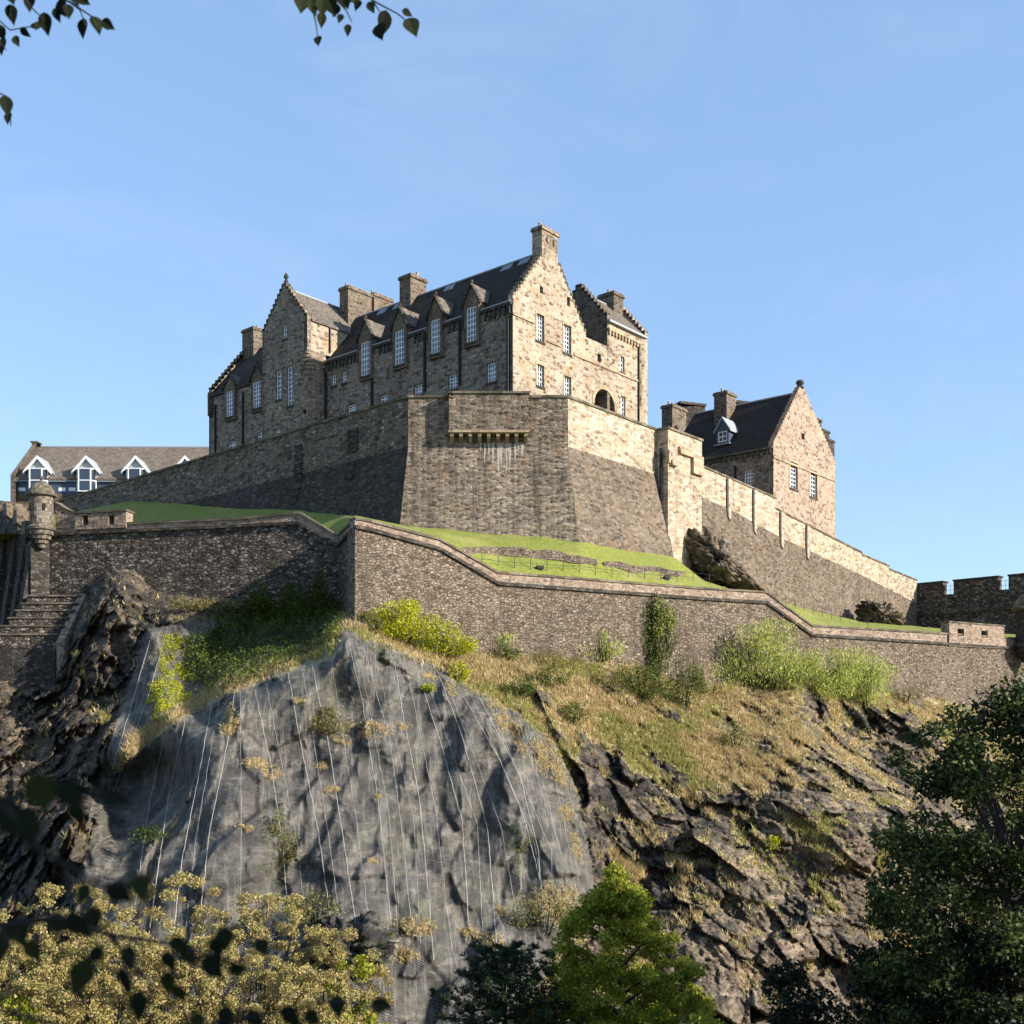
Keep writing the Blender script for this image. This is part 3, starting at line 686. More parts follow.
for c1, c2 in zip(cabs[2:-1], cabs[3:]):      # lighter lacing seams between the main cables
    m_ = [((a[0] * .55 + b[0] * .45) + random.uniform(-4, 4), a[1] * .55 + b[1] * .45) for a, b in zip((c1[0], c1[len(c1) // 2], c1[-1]), (c2[0], c2[len(c2) // 2], c2[-1]))]
    cable(nt1, m_, 0.011)
nt2 = thing('rock_netting', ray(170, 690, 84), 'smaller grey wire net over the shaded buttress and gully left of the large net', 'rock netting')
net_sheet(sd2 * (sdl < 4) - (sdl >= 4) * 9, 'net_sheet', nt2)
for c_ in ([(166, 634), (150, 690), (128, 752), (110, 800)], [(150, 640), (133, 700), (112, 770)]): cable(nt2, c_)

# ---- low ground: camera bank, garden floor and the plain beyond
def ground_z(x, y):
    b = np.interp(y, [-60, 1.5, 26, 1e5], [-1.2, -1.75, -24.5, -24.5])
    return b
gxx = np.concatenate([[-3000, -1200, -500, -250], np.arange(-150, 151, 6.0), [250, 500, 1200, 3000]])
gyy = np.concatenate([[-300, -80, -30], np.arange(-12, 91, 3.0), [120, 160, 300, 700, 1500, 4000]])
XX, YY = np.meshgrid(gxx, gyy); ZZ = ground_z(XX, YY)
Vg = np.stack([XX.ravel(), YY.ravel(), ZZ.ravel()], 1); Vg[:, 2] += (fbm(Vg * 0.12, 3, 81) - 0.5) * np.clip(np.abs(Vg[:, 1]) / 12, 0, 1) * 1.2
jj = (np.arange(len(gyy) - 1)[:, None] * len(gxx) + np.arange(len(gxx) - 1)[None, :]).ravel()
k = NT('garden_grass'); tc = k.n('ShaderNodeTexCoord').outputs['Object']
n1 = k.noise(tc, 0.3, 5, 0.65); n2 = k.noise(tc, 5.0, 5, 0.7)
c = k.ramp(n2.outputs[0], [(0.3, (0.025, 0.04, 0.010)), (0.7, (0.075, 0.10, 0.025))]); c = k.mix(k.ramp(n1.outputs[0], [(0.45, 0.0), (0.6, 0.7)]), c, (0.07, 0.055, 0.03))
k.bsdf(c, 0.95, n2.outputs[0], 0.8, 0.1); M['garden'] = k.m
props(np_mesh('ground', Vg, np.stack([jj, jj + 1, jj + len(gxx) + 1, jj + len(gxx)], 1), M['garden'], smooth=True), kind='structure')

# ---- lawn terrace between the lower walls and the rampart
k = NT('mown_lawn'); tc = k.n('ShaderNodeTexCoord').outputs['Object']
n1 = k.noise(tc, 0.25, 5, 0.6); n2 = k.noise(k.mapping(tc, (1, 1, 2.5)), 3.5, 5, 0.7)
c = k.ramp(n2.outputs[0], [(0.3, (0.085, 0.098, 0.018)), (0.5, (0.165, 0.185, 0.03)), (0.72, (0.26, 0.27, 0.055))])
c = k.mix(k.ramp(n1.outputs[0], [(0.50, 0.0), (0.68, 0.6)]), c, (0.27, 0.235, 0.085))
k.bsdf(c, 0.9, n2.outputs[0], 0.6, 0.08); M['lawn'] = k.m
# near edge just behind the parapets (px, parapet row), far edge under the rampart (px, row, depth)
NEAR = [(-40, 528), (40, 527), (124, 521), (240, 518), (299, 513), (338, 541), (356, 521), (440, 541), (498, 574), (600, 581), (700, 590), (765, 595), (812, 629), (920, 635), (1040, 640), (1150, 646)]
FARL = [(-40, 505, 165), (60, 515, 150), (130, 501, 141), (300, 508, 116), (402, 526, 104), (580, 541, 103.5), (672, 556, 116.5), (705, 580, 123), (752, 597, 132), (785, 604, 137.5), (860, 622, 155), (917, 627, 171), (1040, 637, 158), (1150, 642, 148)]
lx = np.arange(-40, 1151, 5.0); nr_ = 26; LV = []
nea = np.interp(lx, [p[0] for p in NEAR], [p[1] for p in NEAR]); fy = np.interp(lx, [p[0] for p in FARL], [p[1] for p in FARL]); fd = np.interp(lx, [p[0] for p in FARL], [p[2] for p in FARL])
nd = wall_d(lx) + 0.75; nzv = (HOR - nea) / F * wall_d(lx) - 0.5
fd = fd - 0.2; xn = (lx - 512) / F * nd; xf = (lx - 512) / F * fd; zf = (HOR - fy) / F * fd + 0.05
for j in range(nr_):
    t = j / (nr_ - 1); lf = sstep(300, 350, lx); e = (t ** 2.2) * (1 - lf) + (t + 0.10 * math.sin(math.pi * t)) * lf
    LV.append(np.stack([xn + (xf - xn) * t, nd + (fd - nd) * t, nzv + (zf - nzv) * e], 1))
LV.append(np.stack([xf * (1 + 5 / fd), fd + 5, zf + 0.3], 1)); nr_ += 1
LV = np.concatenate(LV); LV[:, 2] += (fbm(LV * 0.35, 3, 91) - 0.5) * 0.35
jj = (np.arange(nr_ - 1)[:, None] * len(lx) + np.arange(len(lx) - 1)[None, :]).ravel()
props(np_mesh('lawn', LV, np.stack([jj, jj + 1, jj + len(lx) + 1, jj + len(lx)], 1), M['lawn'], smooth=True), kind='structure')
LG = LV.reshape(nr_, len(lx), 3)
def lawn_at(px, py):
    """point of the lawn seen at a place in the survey"""
    i = int(np.clip(round((px + 40) / 5.0), 0, len(lx) - 1)); colp = LG[:, i]; yy = HOR - colp[:, 2] / colp[:, 1] * F
    j = int(np.argmin(np.abs(yy - py))); p = colp[j]; return Vector(((px - 512) / F * p[1], p[1], p[2]))

# ================================================================== LOWER CURTAIN WALLS
def wall_run(parent, pl, prof, thick, mats, names=('wall_face', 'parapet', 'string_course', 'coping'), zbot=0.0, st=0.28):
    """prof: [(a, z_string, z_top)] along the plane; battered face below the string course, parapet above, moulded string and coping"""
    for (a0, s0, t0), (a1, s1, t1) in zip(prof[:-1], prof[1:]):
        pass
    n = len(prof)
    face = [(a, zbot) for a in (prof[0][0], prof[-1][0])] + [(a, s) for a, s, t in reversed(prof)]
    MB().wall(pl, face, thick=thick + 0.5).build(names[0], mats[0], parent)
    par = [(a, s + 0.02) for a, s, t in prof] + [(a, t) for a, s, t in reversed(prof)]
    MB().wall(pl, par, thick=thick, out=-0.03).build(names[1], mats[1], parent)
    sc_ = [(a, s - st / 2) for a, s, t in prof] + [(a, s + st / 2) for a, s, t in reversed(prof)]
    MB().wall(pl, sc_, thick=0.5, out=0.2).build(names[2], M['soot_shade'], parent)
    cp = [(a, t + 0.003) for a, s, t in prof] + [(a, t + 0.2) for a, s, t in reversed(prof)]
    MB().wall(pl, cp, thick=thick + 0.2, out=0.08).build(names[3], M['coping'], parent)

cwR = thing('curtain_wall', WR.W(0, 5), 'long sunlit lower rubble wall stepping down to the right above the grassy rock', 'wall')
def prR(px, ys, yt): return (WR.a(px), WR.z(px, ys), WR.z(px, yt) - 0.2)
profR = [prR(355, 527, 517), prR(370, 529.5, 519.5), prR(440, 549, 538), prR(498, 583.5, 571), prR(600, 591, 579), prR(700, 598.5, 587), prR(766, 602.5, 591), prR(812, 635, 624.5), prR(920, 642, 631), prR(1010, 648, 637), prR(1130, 657, 646)]
wall_run(cwR, WR, profR, 0.9, (M['curtain'], M['parapet']), zbot=-3)
# raised block with two gun ports near the right end
b0, b1 = WR.a(948), WR.a(1003); zb0, zb1 = WR.z(948, 638), WR.z(975, 624.5)
ports = []
for x0, x1, y0, y1 in ((956.5, 963, 628, 637), (980, 986.5, 630, 638.5)):
    ports.append((rect(*WR.rect(x0, y0, x1, y1)), 0.9))
MB().wall(WR, rect(b0, b1, WR.z(975, 645.2) - 0.25, zb1), ports, 1.1, 0.16).build('gun_port_block', M['parapet'], cwR)
MB().box(WR, b0 - 0.1, b1 + 0.1, zb1 + 0.003, zb1 + 0.16, -1.05, 0.26).build('coping', M['coping'], cwR)
for h, _ in ports: MB().box(WR, h[0][0], h[1][0], h[0][1], h[2][1], -0.8, -0.6).build('gun_port_dark', M['void'], cwR)  # dark plates stand in for the shadow inside the ports
# short return running back into the re-entrant corner
RT = Plane((-12.1, 85.0), (-14.7 + 12.1, 93.0 - 85.0)); RT.n = Vector((RT.d.y, -RT.d.x)); RT.n = RT.n if RT.n.x < 0 else -RT.n
lr = 8.41
zsA, ztA = WR.z(355, 527), WR.z(355, 517) - 0.2
cwT = thing('curtain_wall', RT.W(0, 5), 'short dark return wall facing left in the recess between the two lower walls', 'wall')
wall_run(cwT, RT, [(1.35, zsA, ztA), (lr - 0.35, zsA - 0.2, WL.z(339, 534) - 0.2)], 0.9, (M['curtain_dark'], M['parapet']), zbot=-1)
cwL = thing('curtain_wall', WL.W(15, 8), 'lower rubble wall in shade left of the recess, from the domed turret to the corner', 'wall')
def prL(px, ys, yt): return (WL.a(px), WL.z(px, ys), WL.z(px, yt) - 0.2)
profL = [prL(339, 546, 536), prL(299, 523, 511.5), prL(240, 526, 517.5), prL(124, 531, 522.5), prL(40, 535, 527)]
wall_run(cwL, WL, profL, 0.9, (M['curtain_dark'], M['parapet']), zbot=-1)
ports = [(rect(*WL.rect(x0, 515, x1, 526)), 0.9) for x0, x1 in ((83.5, 89), (109.5, 115))]
a0, a1 = WL.a(127), WL.a(76); zt = WL.z(100, 513)
MB().wall(WL, rect(min(a0, a1), max(a0, a1), WL.z(100, 529), zt), ports, 1.1, 0.16).build('gun_port_block', M['parapet'], cwL)
MB().box(WL, a0 - 0.1, a1 + 0.1, zt + 0.003, zt + 0.18, -1.05, 0.28).build('coping', M['coping'], cwL)
for h, _ in ports: MB().box(WL, h[0][0], h[1][0], h[0][1], h[2][1], -0.8, -0.6).build('gun_port_dark', M['void'], cwL)  # dark plates painted as the shadow deep in these ports
sw = [(WL.a(px), WL.z(px, y)) for px, y in ((77, 513.5), (70, 512), (62, 508), (55, 503))]
MB().wall(WL, [(sw[0][0], WL.z(77, 528)), (sw[-1][0], WL.z(54, 530))] + sw[::-1], thick=0.9, out=-0.06).build('swept_parapet', M['parapet'], cwL)
MB().wall(WL, [(a, z + 0.003) for a, z in sw] + [(a, z + 0.16) for a, z in sw[::-1]], thick=1.0, out=0.02).build('coping', M['coping'], cwL)
# pale quoins at the left end
mb = MB(); aq = WL.a(36)
for i in range(9):
    zq = WL.z(40, 600) + i * 0.62; wq = 1.3 if i % 2 else 0.85
    mb.box(WL, aq, aq - wq, zq, zq + 0.58, -0.3, 0.035)
mb.build('quoins', M['turret'], cwL)
# offset plinth at the foot (px 150-345, y 598)
MB().box(WL, WL.a(150), WL.a(300), 2.0, WL.z(225, 602), -0.2, 0.45).build('plinth', M['curtain_dark'], cwL)
MB().box(WL, WL.a(150), WL.a(300), WL.z(225, 602) + 0.003, WL.z(225, 602) + 0.16, -0.2, 0.55).build('plinth_ledge', M['coping'], cwL)

def turret(px, py_base, d, label, s=1.0, mat='turret'):
    """corbelled sentry turret with a domed stone cap"""
    p = ray(px, py_base, d)
    t = thing('sentry_turret', p, label, 'turret')
    z = p.z; q = (p.x, p.y)
    prof = [(0.12, z), (0.35, z + 0.1), (0.38, z + 0.5), (0.62, z + 0.55), (0.66, z + 0.95), (0.9, z + 1.0), (0.95, z + 1.4), (1.15, z + 1.45), (1.2, z + 1.85), (1.42, z + 1.95), (1.45, z + 2.2), (1.28, z + 2.35)]
    MB().lathe(q, [(r * s, (h - z) * s + z) for r, h in prof], 28).build('corbel', M[mat], t)
    MB().lathe(q, [(1.16 * s, z + 2.352 * s), (1.16 * s, z + 5.35 * s)], 28).build('drum', M[mat], t)
    for sg in (-0.62, 0.9):
        pl = Plane((q[0] + 0.62 * s, q[1] - 0.9 * s), (0.8, 0.6)) if sg > 0 else Plane((q[0] - 0.62 * s, q[1] - 0.95 * s), (0.8, -0.6))
        MB().box(pl, -0.12, 0.12, z + 3.9 * s, z + 4.6 * s, -0.25, 0.12).build('arrow_slit', M['void'], t)
    cap = MB().lathe(q, [(1.18 * s, z + 5.353 * s), (1.5 * s, z + 5.5 * s), (1.52 * s, z + 5.68 * s), (1.38 * s, z + 5.75 * s), (1.25 * s, z + 6.1 * s), (1.0 * s, z + 6.5 * s), (0.65 * s, z + 6.82 * s), (0.2 * s, z + 6.98 * s)], 28).build('domed_cap', M['coping'], t)
    MB().lathe(q, [(0.2 * s, z + 6.95 * s), (0.12 * s, z + 7.15 * s), (0.24 * s, z + 7.35 * s), (0.1 * s, z + 7.6 * s)], 12).build('finial', M['coping'], cap)
turret(41.5, 549, 98.6, 'round stone sentry turret with a domed cap at the left corner of the shaded wall', 0.86)
turret(1029, 668, 129.0, 'dark sentry turret cut by the right edge beside the two gun ports', 1.25, 'black_wall')

# ---- serrated dark wall climbing away at the far left
PS = Plane((-42.9, 98.2), (-0.62, 0.78)); PS.n = Vector((-abs(PS.d.y), -abs(PS.d.x)))
sw_ = thing('stepped_parapet_wall', PS.W(0, 5), 'dark wall with sawtooth stepped parapet at the left edge beyond the turret', 'wall')
zt0 = PS.z(33, 548)
outl = [(0.2, -2), (26, -2), (26, 25.0)]
tops = [(0.2, 1.9, zt0 + 0.9), (1.9, 4.6, zt0 + 2.6), (4.6, 8.2, zt0 + 4.0), (8.2, 13, zt0 + 5.2), (13, 26, zt0 + 6.4)]
pts = []
for a0, a1, z in tops: pts += [(a0, z), (a1, z - 0.5)]
MB().wall(PS, [(0.2, -2), (26, -2)] + pts[::-1], thick=1.6).build('wall_face', M['black_wall'], sw_)
for a0, a1, z in tops[1:4]:
    P = [PS.W(a0 - 0.2, z + 0.15, 0.12), PS.W(a0 - 0.2, z + 0.15, -1.7), PS.W(a0 - 0.2, z - 2.6, -1.7), PS.W(a0 - 0.2, z - 1.0, 0.12)]
    MB().prism(P, PS.W(1.3, 0) - PS.W(0, 0)).build('merlon', M['chimney'], sw_)
for i, (a0, a1, z) in enumerate(tops[:4]):
    P = [PS.W(a0 + 0.3, -2, 0.0), PS.W(a0 + 0.3, -2, 2.6), PS.W(a0 + 0.3, z - 1.6, 0.0)]
    MB().prism(P, PS.W(1.3, 0) - PS.W(0, 0)).build('buttress', M['black_wall'], sw_)

# ---- stepped stone apron below the turret
ap = thing('stepped_buttress', ray(40, 645, 94), 'stepped rubble buttress with six ledges on the rocks below the left turret', 'buttress')
ylist = [595, 602.5, 609.5, 617, 625, 633.5, 642]; lft = [31, 27, 22, 16, 9, 0, -8]; rgt = [80, 77, 73, 68, 63, 57, 55]
PA = Plane((-42, 98.3), (1, -0.02))
for i in range(6):
    o0 = 0.15 + 0.62 * i; q = PA.off(o0 + 0.62)
    z1 = q.z(40, ylist[i]); z0 = -4 if i == 5 else q.z(40, ylist[i + 1]) - 0.6
    MB().box(q, q.a(lft[i + 1]), q.a(rgt[i]), z0, z1 - 0.14, -1.6, 0).build('step', M['curtain_dark'], ap)
    MB().box(q, q.a(lft[i + 1]) - 0.1, q.a(rgt[i]) + 0.1, z1 - 0.137, z1, -1.0, 0.1).build('ledge', M['coping'], ap)
q = PA.off(4.2)
MB().prism([q.W(q.a(57), q.z(57, 646)), q.W(q.a(63), q.z(62, 646)), q.W(q.a(63), -3), q.W(q.a(55), -3)], (0, 3, 0)).build('side_wall', M['parapet'], ap)
q0 = PA.off(0.4); q5 = PA.off(4.25)
P = [q0.W(q0.a(79), q0.z(80, 594)), q0.W(q0.a(86), q0.z(86, 594)), q5.W(q5.a(64), q5.z(64, 642)), q5.W(q5.a(56), q5.z(58, 642))]
MB().prism(P, (0, 0.3, -2.2)).build('raking_coping', M['parapet'], ap)
q = PA.off(4.05)
MB().box(q, q.a(-30), q.a(56), -5, q.z(30, 648), -2, 0.12).build('base_wall', M['black_wall'], ap)

# ================================================================== UPPER RAMPART
RM = thing('rampart_wall', (-2, 105, 14), 'high battered rampart of mottled masonry round the foot of the main castle building', 'rampart')
ZT, ZM, ZB = 30.75, 26.1, 12.0
L0 = ray(10, 0, 0); 
pth = [Vector((-72.5, 163.0)), Vector((-9.9, 105.0)), Vector((5.35, 105.0)), Vector((15.6, 117.2))]
def nrm(a, b):
    d = (b - a).normalized(); n = Vector((d.y, -d.x)); return n if n.dot(-(a + b) / 2) > 0 else -n
nrms = [nrm(pth[i], pth[i + 1]) for i in range(3)]
def offp(i, o):   # mitred offset of path corner
    if i == 0: return pth[0] + nrms[0] * o
    if i == 3: return pth[3] + nrms[2] * o
    n = nrms[i - 1] + nrms[i]; n = n.normalized(); return pth[i] + n * (o / n.dot(nrms[i]))
def v3(p, z): return Vector((p.x, p.y, z))
BAT = 3.0
upm = [M['ramp_low'], M['ramp_front'], M['ramp_up']]; lom = [M['ramp_low'], M['ramp_front'], M['ramp_low']]
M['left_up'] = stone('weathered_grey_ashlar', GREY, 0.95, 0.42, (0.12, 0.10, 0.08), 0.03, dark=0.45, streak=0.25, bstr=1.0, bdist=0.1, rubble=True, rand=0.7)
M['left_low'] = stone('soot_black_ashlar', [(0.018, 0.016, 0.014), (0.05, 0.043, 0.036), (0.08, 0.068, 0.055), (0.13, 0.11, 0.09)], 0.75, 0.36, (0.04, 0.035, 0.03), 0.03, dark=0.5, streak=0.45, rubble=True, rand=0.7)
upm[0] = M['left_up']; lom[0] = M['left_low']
for i in range(3):
    a, b = offp(i, 0), offp(i + 1, 0); a2, b2 = offp(i, -1.2), offp(i + 1, -1.2)
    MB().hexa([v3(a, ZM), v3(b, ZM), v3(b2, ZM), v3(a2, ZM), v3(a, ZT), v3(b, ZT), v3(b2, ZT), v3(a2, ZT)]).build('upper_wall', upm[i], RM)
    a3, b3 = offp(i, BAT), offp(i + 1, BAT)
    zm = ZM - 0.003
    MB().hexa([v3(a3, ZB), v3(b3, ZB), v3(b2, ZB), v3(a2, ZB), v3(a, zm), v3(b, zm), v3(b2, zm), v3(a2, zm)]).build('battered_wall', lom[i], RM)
    a4, b4 = offp(i, 0.14), offp(i + 1, 0.14)
    MB().hexa([v3(a4, ZT + .003), v3(b4, ZT + .003), v3(b2, ZT + .003), v3(a2, ZT + .003), v3(a4, ZT + 0.24), v3(b4, ZT + 0.24), v3(b2, ZT + 0.24), v3(a2, ZT + 0.24)]).build('coping', M['coping'], RM)
# corbelled box on the front face
PB = Plane((-9.9, 105.0), (1, 0))
q = PB.off(0.95); a0, a1 = q.a(449), q.a(528.5); zb, zt = q.z(490, 430), q.z(490, 393.5)
bx_ = MB().box(PB, a0, a1, zb, zt, -0.6, 0.95).build('corbelled_box', M['ramp_front'], RM)
MB().box(PB, a0 - 0.12, a1 + 0.12, zt + 0.003, zt + 0.2, -0.7, 1.1).build('coping', M['coping'], bx_)
MB().box(PB, a0 - 0.06, a1 + 0.06, zb - 0.22, zb - 0.003, 0.0, 1.02).build('sill_course', M['trim'], bx_)
for i in range(9):
    c = a0 + 0.25 + (a1 - a0 - 0.5) * i / 8
    P = [PB.W(c - 0.16, zb - 0.225, 0.03), PB.W(c - 0.16, zb - 0.225, 0.9), PB.W(c - 0.16, zb - 0.55, 0.85), PB.W(c - 0.16, zb - 1.0, 0.08)]
    MB().prism(P, PB.W(0.32, 0) - PB.W(0, 0)).build('corbel', M['trim'], bx_)
# lime streaks washed down from the box
mb = MB(); b_ = PB
for i in range(11):
    px = 481 + i * 4.2 + random.uniform(-1, 1); ln = random.uniform(1.4, 3.6) * (1 - abs(i - 5) / 9)
    c = q.a(px); zz0 = zb - 1.0; n = 6; wd = random.uniform(0.06, 0.17)
    V = []
    for j in range(n + 1):
        z = zz0 - ln * j / n; o = 0.012 + max(0, (ZM - z)) * BAT / (ZM - ZB)
        ww = wd * (1 - j / n) ** 0.7 + 0.02; sft = random.uniform(-.05, .05)
        V += [PB.W(c - ww + sft, z, o), PB.W(c + ww + sft, z, o)]
    mb.add(V, [(2 * j, 2 * j + 2, 2 * j + 3, 2 * j + 1) for j in range(n)])
mb.build('lime_stain', M['lime'], RM)
# old drain chutes on the shaded left face
PLf = Plane(pth[1], (pth[0] - pth[1]).normalized()); PLf.n = nrms[0]
for px, y0, y1, wd in ((299, 444, 505, 0.7), (353, 428, 452, 0.8), (352, 462, 480, 0.6)):
    c = PLf.a(px); z0, z1 = PLf.z(px, y1), PLf.z(px, y0); n = int((z1 - z0) / 0.75)
    for j in range(n):
        za = z0 + (z1 - z0) * j / n; o = max(0, (ZM - za - 0.3)) * BAT / (ZM - ZB)
        MB().box(PLf, c - wd + random.uniform(-.1, .1), c + wd, za, za + (z1 - z0) / n - 0.12, o - 0.5, o + 0.10 + random.uniform(0, .1)).build('drain_stone', M['black_wall'], RM)

# ---- projecting turret block at the right end of the rampart
Q = Vector((16.45, 116.0)); PQ = Plane(Q, G); PQ.n = Vector((G.y, -G.x))
TB = thing('wall_turret', PQ.W(3, 14), 'tall square wall turret with weathered corbels where the rampart meets the descending wall', 'wall turret')
MB().wall(PQ, rect(0, 6.9, 10, 30.7), thick=4.0).build('wall_face', M['ramp_up'], TB)
MB().box(PQ, -0.12, 7.02, 30.703, 30.95, -4.0, 0.14).build('coping', M['coping'], TB)
for x0, y0, x1, y1, pr in ((669.5, 461, 675.5, 466, 0.4), (678.5, 451, 693, 456, 0.3), (691, 456, 701, 475, 0.35), (678, 447, 680, 451, 0.25), (666.8, 450, 668.5, 463, 0.3)):
    MB().box(PQ, PQ.a(x0), PQ.a(x1), PQ.z((x0 + x1) / 2, y1), PQ.z((x0 + x1) / 2, y0), -0.1, pr).build('corbel', M['trim'], TB)
for px, y0, y1 in ((666.5, 446, 520), ):
    pass
mb = MB().tube([PQ.W(-0.18, PQ.z(667, 500), -0.75), PQ.W(-0.18, PQ.z(667, 447), -0.75)], 0.16, 6); mb.build('drainpipe', M['iron'], TB)

# ---- long wall descending to the right with pilasters
SW0 = Vector((20.7, 121.2)); PW = Plane(SW0, (0.643, 0.766)); PW.n = Vector((0.766, -0.643))
DW = thing('descending_wall', PW.W(20, 10), 'long sunlit retaining wall stepping down to the right below the gabled barrack building', 'wall')
seg = [(702, 468, 27.95), (775.5, 501, 27.2), (775.5, 509, 25.9), (836, 542, 24.3), (862, 554.5, 23.55), (862, 556.5, 23.3), (889, 567, 22.75), (889, 570, 22.3), (917, 581, 21.75)]
topw = [(PW.a(px), z) for px, y, z in seg]
midw = [(PW.a(702), 24.6), (PW.a(730), 24.2), (PW.a(780), 22.6), (PW.a(860), 20.5), (PW.a(917), 18.2)]
MB().wall(PW, midw + topw[::-1], thick=1.0).build('upper_wall', M['ramp_up'], DW)
MB().wall(PW, [(PW.a(702), 5), (PW.a(917), 5)] + [(a, z - 0.003) for a, z in midw[::-1]], thick=1.6, out=0.05).build('lower_wall', M['ramp_low'], DW)
for (a0, z0), (a1, z1) in zip(topw[:-1], topw[1:]):
    if a1 - a0 < 0.3: continue
    MB().wall(PW, [(a0, z0 + .003), (a1, z1 + .003), (a1, z1 + 0.22), (a0, z0 + 0.22)], thick=1.2, out=0.12).build('coping', M['coping'], DW)
for px in (727, 753, 780, 806):
    a = PW.a(px); zt_ = np.interp(a, [t[0] for t in topw], [t[1] for t in topw]) - 0.1; zb_ = np.interp(a, [t[0] for t in midw], [t[1] for t in midw]) - 1.0
    MB().wall(PW, [(a, zb_), (a + 0.55, zb_ - 0.4), (a + 0.9, zt_ - 0.05), (a, zt_)], thick=0.5, out=0.22).build('pilaster', M['ramp_up'], DW)
    MB().tube([PW.W(a - 0.12, zb_ + 0.5, 0.12), PW.W(a - 0.12, zt_, 0.12)], 0.11, 5).build('drainpipe', M['iron'], DW)

# ---- dark battlements at the far right
PBk = Plane((63.5, 172.5), (10.6, -11.3)); PBk.n = -Vector((abs(PBk.d.y), abs(PBk.d.x)))
BW = thing('battlement_wall', PBk.W(6, 12), 'dark battlemented wall against the sky at the right edge with gun embrasures', 'wall')
aE = 30.0; zt = 21.2; ze = 19.3
mer = [(-1.0, PBk.a(943)), (PBk.a(953.5), PBk.a(998)), (PBk.a(1008.5), PBk.a(1050)), (PBk.a(1060), aE)]
o_ = [(-1.0, 4), (aE, 4)]; tp = []
for a0, a1 in mer: tp += [(a0, ze), (a0, zt), (a1, zt), (a1, ze)]
MB().wall(PBk, o_ + tp[::-1][:-1] + [(-1.0, ze)], thick=1.3).build('wall_face', M['curtain_dark'], BW)
MB().box(PBk, -1, aE, 16.2, 16.45, -0.2, 0.22).build('string_course', M['soot_shade'], BW)
for a0, a1 in mer:
    MB().box(PBk, a0 - 0.1, a1 + 0.1, zt + 0.003, zt + 0.25, -1.7, 0.14).build('merlon_cap', M['black_wall'], BW)
for (m0, m1), (n0, n1) in zip(mer[:-1], mer[1:]):
    mb = MB()
    for hh in (0.7, 1.4): mb.tube([PBk.W(m1, ze + hh, -0.8), PBk.W(n0, ze + hh, -0.8)], 0.03, 4)
    mb.tube([PBk.W((m1 + n0) / 2, ze, -0.8), PBk.W((m1 + n0) / 2, ze + 1.45, -0.8)], 0.03, 4)
    mb.build('guard_rail', M['lead'], BW)

# ================================================================== MAIN CASTLE BUILDING
CB = thing('castle_building', (0, 125, 26), 'great crow-stepped stone castle block with tall chimneyed gable above the rampart', 'castle building')
ZF = 24.0
# --- sunlit gable front
s1 = steps(0.0, 46.2, 5.0, 52.4, 12); s2 = steps(8.0, 52.4, 13.3, 45.6, 12)
tR = PG.a(645)
outer = [(0.0, ZF), (tR, ZF), (tR, 48.5), (17.6, 48.5), (17.6, 45.3), (13.3, 45.3)] + s2[::-1] + [(8.0, 52.4), (5.0, 52.4)] + s1[::-1] + [(0.0, 46.0)]
def step_coping(parent, pl, st, th=0.26, thick=0.8, out=0.1, mat='soot_shade'):  # default cap colour carries the steps' backlit shade besides weathering
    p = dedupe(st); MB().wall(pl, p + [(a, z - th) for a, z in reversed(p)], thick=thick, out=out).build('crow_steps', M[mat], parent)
def dedupe(p):
    o = []
    for q in p:
        if not o or abs(q[0] - o[-1][0]) + abs(q[1] - o[-1][1]) > 1e-4: o.append(q)
    return o
outer = dedupe(outer)
gw = [(536.5, 313.5, 544, 342.5, 3, 6), (563.5, 324, 571, 354.5, 3, 6), (537, 364, 544, 387.5, 3, 4), (564, 375.5, 571, 398, 3, 4), (620.5, 356, 624.5, 373, 2, 3), (621, 396, 625.5, 417, 2, 4)]
gs = [(540, 286, 543, 294), (567, 296.5, 570, 306.5), (597.5, 353.5, 601, 362.5)]
holes = [(rect(*PG.rect(*g[:4])), 0.4) for g in gw] + [(rect(*PG.rect(*g)), 0.4) for g in gs]
aa0, aa1, az0, az1 = PG.rect(594, 385, 614.5, 412); ac = (aa0 + aa1) / 2; ar = (aa1 - aa0) / 2; azs = az1 - ar - 0.2; az0 = azs - 3.6
arch = [(aa0, az0), (aa1, az0)] + [(ac + ar * math.cos(t), azs + ar * math.sin(t)) for t in np.linspace(0, math.pi, 13)]
holes.append((arch, 1.8))
MB().wall(PG, outer, holes, 0.7).build('gable_wall', M['gable'], CB)
step_coping(CB, PG, [(a, z + 0.02) for a, z in s1], out=0.07, mat='coping'); step_coping(CB, PG, [(a, z + 0.02) for a, z in s2], out=0.07, mat='coping')
for g in gw: window(CB, PG, *PG.rect(*g[:4]), g[4], g[5], 0.36)
for g in gs:
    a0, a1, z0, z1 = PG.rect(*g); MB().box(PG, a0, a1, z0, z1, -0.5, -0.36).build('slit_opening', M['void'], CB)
MB().box(PG, aa0 - .1, aa1 + .1, az0, az1 + 0.2, -2.0, -1.75).build('arch_recess', M['facade'], CB)
mb = MB(); n = 12
for i in range(n):
    t0, t1 = math.pi * i / n, math.pi * (i + 1) / n
    P = [PG.W(ac + r * math.cos(t), azs + r * math.sin(t), -0.1) for r, t in ((ar, t0), (ar + 0.45, t0), (ar + 0.45, t1), (ar, t1))]
    mb.prism(P, PG.W(0, 0, 0.18) - PG.W(0, 0, 0))
mb.build('arch_ring', M['trim'], CB)
for g in gw[:4]: mb = MB(); surround(mb, PG, *PG.rect(*g[:4]), w=0.22); mb.build('window_surround', M['trim'], CB)
